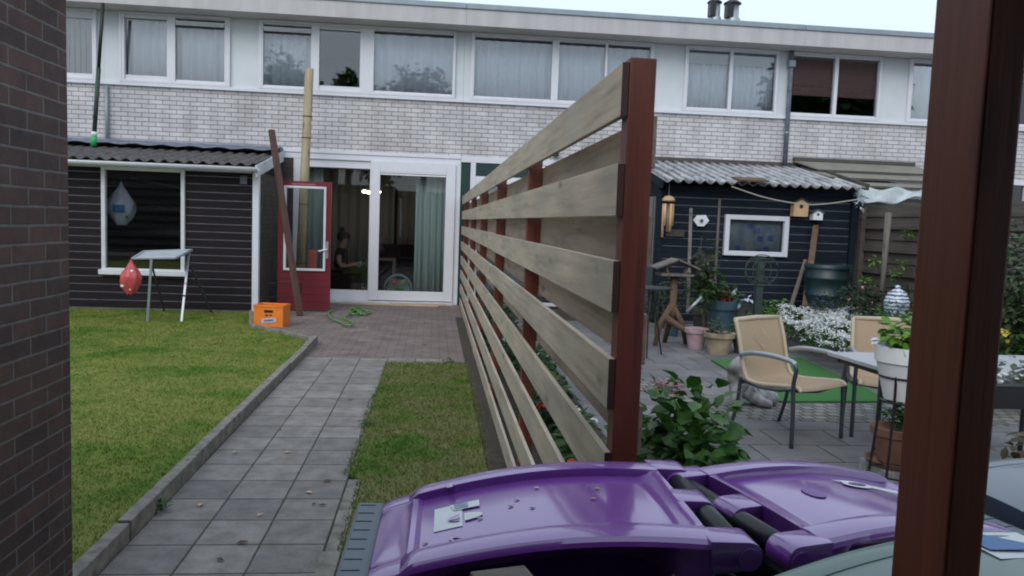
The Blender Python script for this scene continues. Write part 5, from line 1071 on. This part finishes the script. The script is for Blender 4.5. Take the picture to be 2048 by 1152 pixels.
# round metal ornament on post
q = U(1520, 540, Y=9.6); so_ = thing('metal_ornament', (q.x, 9.6, 0), 'round scrolled iron garden ornament on a green post', 'ornament')
MB().box((q.x-.045, 9.57, 0), (q.x+.045, 9.65, U(1520, 512, Y=9.6).z)).build('post', 'iron', so_)
for r_, dx in ((.22, 0), (.17, -.04), (.17, .05)): MB().tube([(q.x+dx+r_*math.cos(a), 9.55, q.z+r_*.9*math.sin(a)) for a in [2*PI*k/28 for k in range(29)]], .006, 6).build('ring', 'iron', so_)
for k in range(3): a = PI*k/3; MB().tube([(q.x-.22*math.cos(a), 9.55, q.z-.2*math.sin(a)), (q.x+.22*math.cos(a), 9.55, q.z+.2*math.sin(a))], .004, 5).build('spoke', 'iron', so_)
# ceramic jar
q = U(1791, 637, Y=9.1); cj = thing('ceramic_jar', q, 'blue and white lidded ceramic jar on a pedestal among shrubs', 'jar')
MB().lathe(q, [(.001, 0), (.09, 0), (.11, .03), (.145, .14), (.15, .21), (.13, .27), (.10, .285), (.10, .29)], 28).build('jar', 'porcelain', cj, smooth=True)
MB().lathe(q+Vector((0, 0, .29)), [(.115, 0), (.11, .03), (.06, .065), (.03, .08), (.04, .10), (.02, .12), (.001, .125)], 24).build('lid', 'porcelain', cj, smooth=True)
props(MB().lathe((q.x, 9.1, 0), [(.15, 0), (.13, .03), (.11, q.z-.05), (.15, q.z-.002), (.001, q.z-.002)], 20).build('pedestal', 'stone', loc=(q.x, 9.1, 0)), 'grey stone pedestal under the blue and white jar', 'pedestal')
# fake grass mat
P = [U(1422, 722, Z=0), U(1600, 718, Z=0), U(1712, 770, Z=0), U(1780, 806, Z=0), U(1560, 806, Z=0)]
mp_ = MB().poly([(p.x, p.y) for p in P], .006, .02); props(mp_.build('artificial_grass_mat', 'turf', loc=(P[0].x, P[0].y, 0)), 'bright green artificial grass mat on the right patio', 'mat')
# stone animal figure
q = U(1505, 812, Z=0); sx, sy = q.x, q.y+.05
sa = thing('stone_figure', (sx, sy, 0), 'grey stone animal figure crouching on the patio beside the chair', 'statue')
fig = skin_mesh([[((sx+.12, sy, .07), (.09, .065)), ((sx, sy, .09), (.11, .08)), ((sx-.10, sy+.02, .18), (.10, .09)), ((sx-.13, sy, .30), (.085, .085)), ((sx-.12, sy-.04, .38), (.09, .08)), ((sx-.22, sy-.10, .35), (.05, .04))],
 [0, ((sx+.24, sy-.03, .06), (.06, .05))], [2, ((sx-.17, sy-.08, .10), (.05, .05)), ((sx-.18, sy-.14, .03), (.045, .03))], [1, ((sx+.04, sy-.12, .05), (.05, .045)), ((sx+.14, sy-.15, .035), (.04, .03))], [4, ((sx-.06, sy+.02, .44), (.025, .04))]])
link('figure', fig, 'stone', sa)
# ------------------------------------------------------------------ patio chairs
def make_chair(loc, rz, label):
    """local: front is +x, width along y"""
    t = thing('patio_chair', loc, label, 'chair', 'beige sling patio chairs', rz, local=True)
    w = .27
    # sling: seat then reclined back, one curved sheet
    prof = [(.28, .40), (.24, .425), (.12, .415), (-.05, .395), (-.17, .40), (-.215, .45), (-.25, .56), (-.285, .70), (-.33, .835)]
    pp = spl([(a, 0, z) for a, z in prof], 5); n = len(pp)
    def fn(u, v):
        i = min(n-1, int(round(u*(n-1)))); q = pp[i]; back = sst(q.z, .5, .9)
        return (q.x-.012*(1-(2*v-1)**2), (2*v-1)*(w-.025+.0*back), q.z-.012*(1-(2*v-1)**2)*(1-back))
    MB().grid(n-1, 12, fn).build('sling', 'sling', t, smooth=True, thick=.004)
    # open weave diamond
    mb = MB()
    for i in range(-3, 4):
        for j in range(-3, 4):
            if (i+j) % 2 == 0 or True:
                yy = (i+j)*.0125; zz = .69+(i-j)*.0125; xx = -.292-(zz-.69)*.33
                mb.box((xx+.004, yy-.004, zz-.004), (xx+.010, yy+.004, zz+.004))
    mb.build('weave_pattern', mat('weave', (.62, .50, .36), .6, .05), t)
    for sg in (-1, 1): MB().tube([q+Vector((0, sg*(w-.012), 0)) for q in pp], .016, 10).build('side_rail', 'sling_frame', t, smooth=True)
    MB().tube([(-.335, -w+.012, .832), (-.342, 0, .84), (-.335, w-.012, .832)], .019, 10).build('top_rail', 'sling_frame', t, smooth=True)
    for sg in (-1, 1):
        y = sg*(w+.02)
        MB().tube(spl([(.25, y, 0), (.245, y, .25), (.235, y, .44), (.25, y, .55), (.23, y, .595)], 5), .015, 10).build('leg', 'alu_dark', t, smooth=True)
        MB().tube(spl([(-.30, y, 0), (-.245, y, .2), (-.225, y, .38), (-.225, y, .42)], 5), .014, 10).build('leg', 'alu_dark', t, smooth=True)
        MB().tube(spl([(-.24, y, .585), (-.12, y, .615), (.06, y, .62), (.20, y, .607), (.24, y, .588)], 5), .019, 10).build('armrest', 'alu', t, smooth=True)
        MB().tube([(-.225, y, .40), (-.05, y, .375), (.12, y, .385), (.238, y, .42)], .013, 10).build('seat_rail', 'alu_dark', t, smooth=True)
    MB().tube([(.22, -w-.02, .40), (.235, 0, .375), (.22, w+.02, .40)], .013, 8).tube([(-.22, -w-.02, .38), (-.22, w+.02, .38)], .013, 8).build('cross_bar', 'alu_dark', t, smooth=True)
    return t
c1 = make_chair((2.66, 5.47, 0), R(-62), 'beige sling patio chair with grey armrests standing free left of the table')
dup(c1, (3.50, 5.55, 0), R(-112), 'second beige sling patio chair pushed in behind the white table')
# table
tz = .70; ta = U(1655, 703, Z=tz)
tt = thing('patio_table', (ta.x+.6, ta.y-.3, 0), 'patio table with pale grey stone top right of the chair', 'table')
MB().add([(ta.x, ta.y, tz), (ta.x+1.5, ta.y, tz), (ta.x+1.5, ta.y-.75, tz), (ta.x+.05, ta.y-.75, tz), (ta.x, ta.y, tz-.025), (ta.x+1.5, ta.y, tz-.025), (ta.x+1.5, ta.y-.75, tz-.025), (ta.x+.05, ta.y-.75, tz-.025)], [(0, 3, 2, 1), (4, 5, 6, 7), (0, 1, 5, 4), (1, 2, 6, 5), (2, 3, 7, 6), (3, 0, 4, 7)]).build('table_top', mat('table_stone', (.42, .43, .46), .35, .12, scale=14), tt, bevel=.003)
mb = MB()
for x, yy in ((ta.x+.33, ta.y-.12), (ta.x+1.4, ta.y-.1), (ta.x+1.4, ta.y-.65), (ta.x+.45, ta.y-.66)): MB().tube([(x, yy, tz-.03), (x-.0, yy, 0)], .017, 10).build('leg', 'alu_dark', tt, smooth=True)
mb.bar((ta.x+.05, ta.y-.05, tz-.045), (ta.x+1.45, ta.y-.05, tz-.045), .03, .035).bar((ta.x+.08, ta.y-.7, tz-.045), (ta.x+1.45, ta.y-.7, tz-.045), .03, .035).bar((ta.x+.07, ta.y-.07, tz-.045), (ta.x+.1, ta.y-.68, tz-.045), .03, .035).build('table_frame', 'alu_dark', tt)
# white pot in iron stand, plant, terracotta below
Yp = 4.1; q0, q1 = U(1800, 692, Y=Yp), U(1800, 798, Y=Yp); xr = U(1758, 700, Y=Yp).x; cx = xr+.165
wp_ = thing('white_pot', (cx, Yp, q1.z), 'tall white tapered pot with leafy plant beside the table, half behind the post', 'plant pot')
h = q0.z-q1.z; rr = .165
MB().lathe((cx, Yp, q1.z), [(.001, 0), (rr*.62, 0), (rr*.93, h*.70), (rr*.99, h*.71), (rr, h), (rr*.93, h), (rr*.9, h*.9), (.001, h*.9)], 32).build('pot', 'white', wp_); sharp(bpy.data.objects[wp_.children[0].name], 30)
crown('plant', (cx+.02, Yp, q0.z+.09), (.19, .16, .13), 170, .085, .05, 'leaf_bright', wp_, lumps=9); crown('plant', (cx-.02, Yp, q0.z+.02), (.15, .14, .06), 60, .05, .03, 'glove', wp_)
crown('blossom', (cx+.0, Yp-.02, q0.z+.19), (.10, .08, .05), 14, .05, .045, 'petal_white', wp_, shape='disc')
ps_ = thing('plant_stand', (cx, Yp, 0), 'black iron plant stand carrying the tall white pot', 'plant stand')
for a in (.6, 2.2, 3.8, 5.4): MB().tube(spl([(cx+.13*math.cos(a), Yp+.13*math.sin(a), q1.z+.16), (cx+.125*math.cos(a), Yp+.125*math.sin(a), q1.z-.05), (cx+.17*math.cos(a), Yp+.17*math.sin(a), 0)], 6), .008, 6).build('leg', 'black', ps_)
for z, r_ in ((q1.z-.012, .115), (q1.z+.13, .137), (.16, .155)): MB().tube([(cx+r_*math.cos(a), Yp+r_*math.sin(a), z) for a in [2*PI*k/24 for k in range(25)]], .006, 6).build('ring', 'black', ps_)
for a0 in (0, PI/2): MB().tube([(cx-.115*math.cos(a0), Yp-.115*math.sin(a0), q1.z-.012), (cx+.115*math.cos(a0), Yp+.115*math.sin(a0), q1.z-.012)], .006, 6).build('brace', 'black', ps_)
tq = U(1790, 925, Y=4.35)
t2 = thing('terracotta_pot', (tq.x, 4.35, tq.z), 'terracotta pot with saucer and green plant below the white pot', 'plant pot')
MB().lathe((tq.x, 4.35, tq.z), [(.001, .01), (.10, .01), (.135, .17), (.15, .175), (.152, .22), (.13, .22), (.001, .19)], 28).build('pot', 'terracotta', t2); MB().lathe((tq.x, 4.35, tq.z-.012), [(.001, 0), (.15, 0), (.175, .035), (.165, .035), (.145, .012), (.001, .012)], 28).build('saucer', 'terracotta', t2)
crown('plant', (tq.x, 4.35, tq.z+.27), (.15, .13, .09), 120, .05, .028, 'leaf', t2)
props(MB().box((tq.x-.14, 4.2, 0), (tq.x+.14, 4.5, tq.z-.014)).build('paving_block', 'stone', loc=(tq.x, 4.35, 0), bevel=.006), 'dark stone block beneath the terracotta pot', 'block')
# right-hand hedge and trough seen right of the near post
hg = thing('right_hedge', (5.3, 6.6, 0), 'large loose leafy shrub at the right edge beyond the near post', 'shrub')
crown('foliage', (5.35, 6.6, .95), (.75, .8, .75), 2600, .085, .045, 'leaf_dull', hg, lumps=26, shell=.3, zmin=.05); crown('foliage', (5.3, 6.5, .6), (.8, .8, .5), 1200, .08, .045, 'leaf', hg, lumps=18, shell=.3, zmin=.05)
for k in range(6): MB().tube([(5.3, 6.6, 0), (5.3+random.uniform(-.5, .5), 6.6+random.uniform(-.4, .4), 1.3)], .012, 6).build('stem', 'bark', hg)
crown('blossom', U(1995, 668, Y=6.0), (.12, .1, .08), 16, .05, .045, 'petal_yellow', hg, shape='disc')
q = U(2010, 785, Y=3.6)
bxk = thing('black_planter', (q.x+.3, 3.75, 0), 'black planter ledge with leafy growth at the right edge', 'planter')
MB().box((q.x-.2, 3.62, q.z-.09), (q.x+.9, 3.95, q.z+.03)).build('trough', 'black', bxk, bevel=.004); MB().box((q.x-.1, 3.66, 0), (q.x-.04, 3.72, q.z-.09)).box((q.x+.8, 3.66, 0), (q.x+.86, 3.72, q.z-.09)).build('support', 'black', bxk)
crown('plant', (q.x+.3, 3.8, q.z+.06), (.5, .12, .09), 120, .05, .03, 'leaf_dull', bxk); crown('blossom', (q.x+.05, 3.7, q.z+.05), (.15, .05, .03), 20, .035, .03, 'petal_white', bxk, shape='disc')
vn = thing('trailing_plant', (q.x+.1, 3.2, 0), 'brown and yellow leaved trailing plant under the black ledge at right', 'plant')
crown('foliage', (q.x+.05, 3.35, .40), (.5, .3, .40), 520, .075, .04, leafmat('leaf_brown', (.05, .03, .015), (.12, .09, .04), (.16, .15, .06), 14), vn, lumps=16, zmin=.02); crown('blossom', (q.x+.02, 3.2, .62), (.16, .05, .12), 22, .06, .022, 'petal_yellow', vn, shape='thin'); crown('foliage', (q.x, 3.1, .2), (.4, .3, .22), 240, .08, .045, 'leaf', vn, zmin=.02)
# ================================================================== TREES behind the camera: mirrored in the upper windows, plus one added
def tree(x, y, h, w, label, n=6000, lf=.42):
    t = thing('broadleaf_tree', (x, y, 0), label, 'tree', 'trees behind the viewer')
    MB().tube([(x, y, 0), (x+.2, y, h*.4), (x, y, h*.8)], [.25, .18, .06], 10).build('trunk', 'bark', t, smooth=True)
    crown('crown', (x, y, h*.68), (w/2, w/2.2, h*.34), n, lf, lf*.7, 'leaf', t, lumps=34, shell=.2)
for k, (x, h, w_) in enumerate([(-8.7, 11.0, 4), (-5.4, 10.2, 3), (-3.3, 9.6, 3), (-.9, 10.9, 4.2), (24.5, 15.5, 9)]):  # last tree is unseen, added to darken the reflection over the brown blinds
    tree(x, -20, h, w_, ['leafy tree mirrored at left of the upper windows', 'slim leafy tree mirrored in the middle upper window', 'lower leafy tree mirrored in the wide upper window', 'broad leafy tree mirrored in the wide upper window', 'unseen leafy tree added to block sky reflection in the brown blind window'][k], 20000 if k == 4 else 6000, .75 if k == 4 else .42)
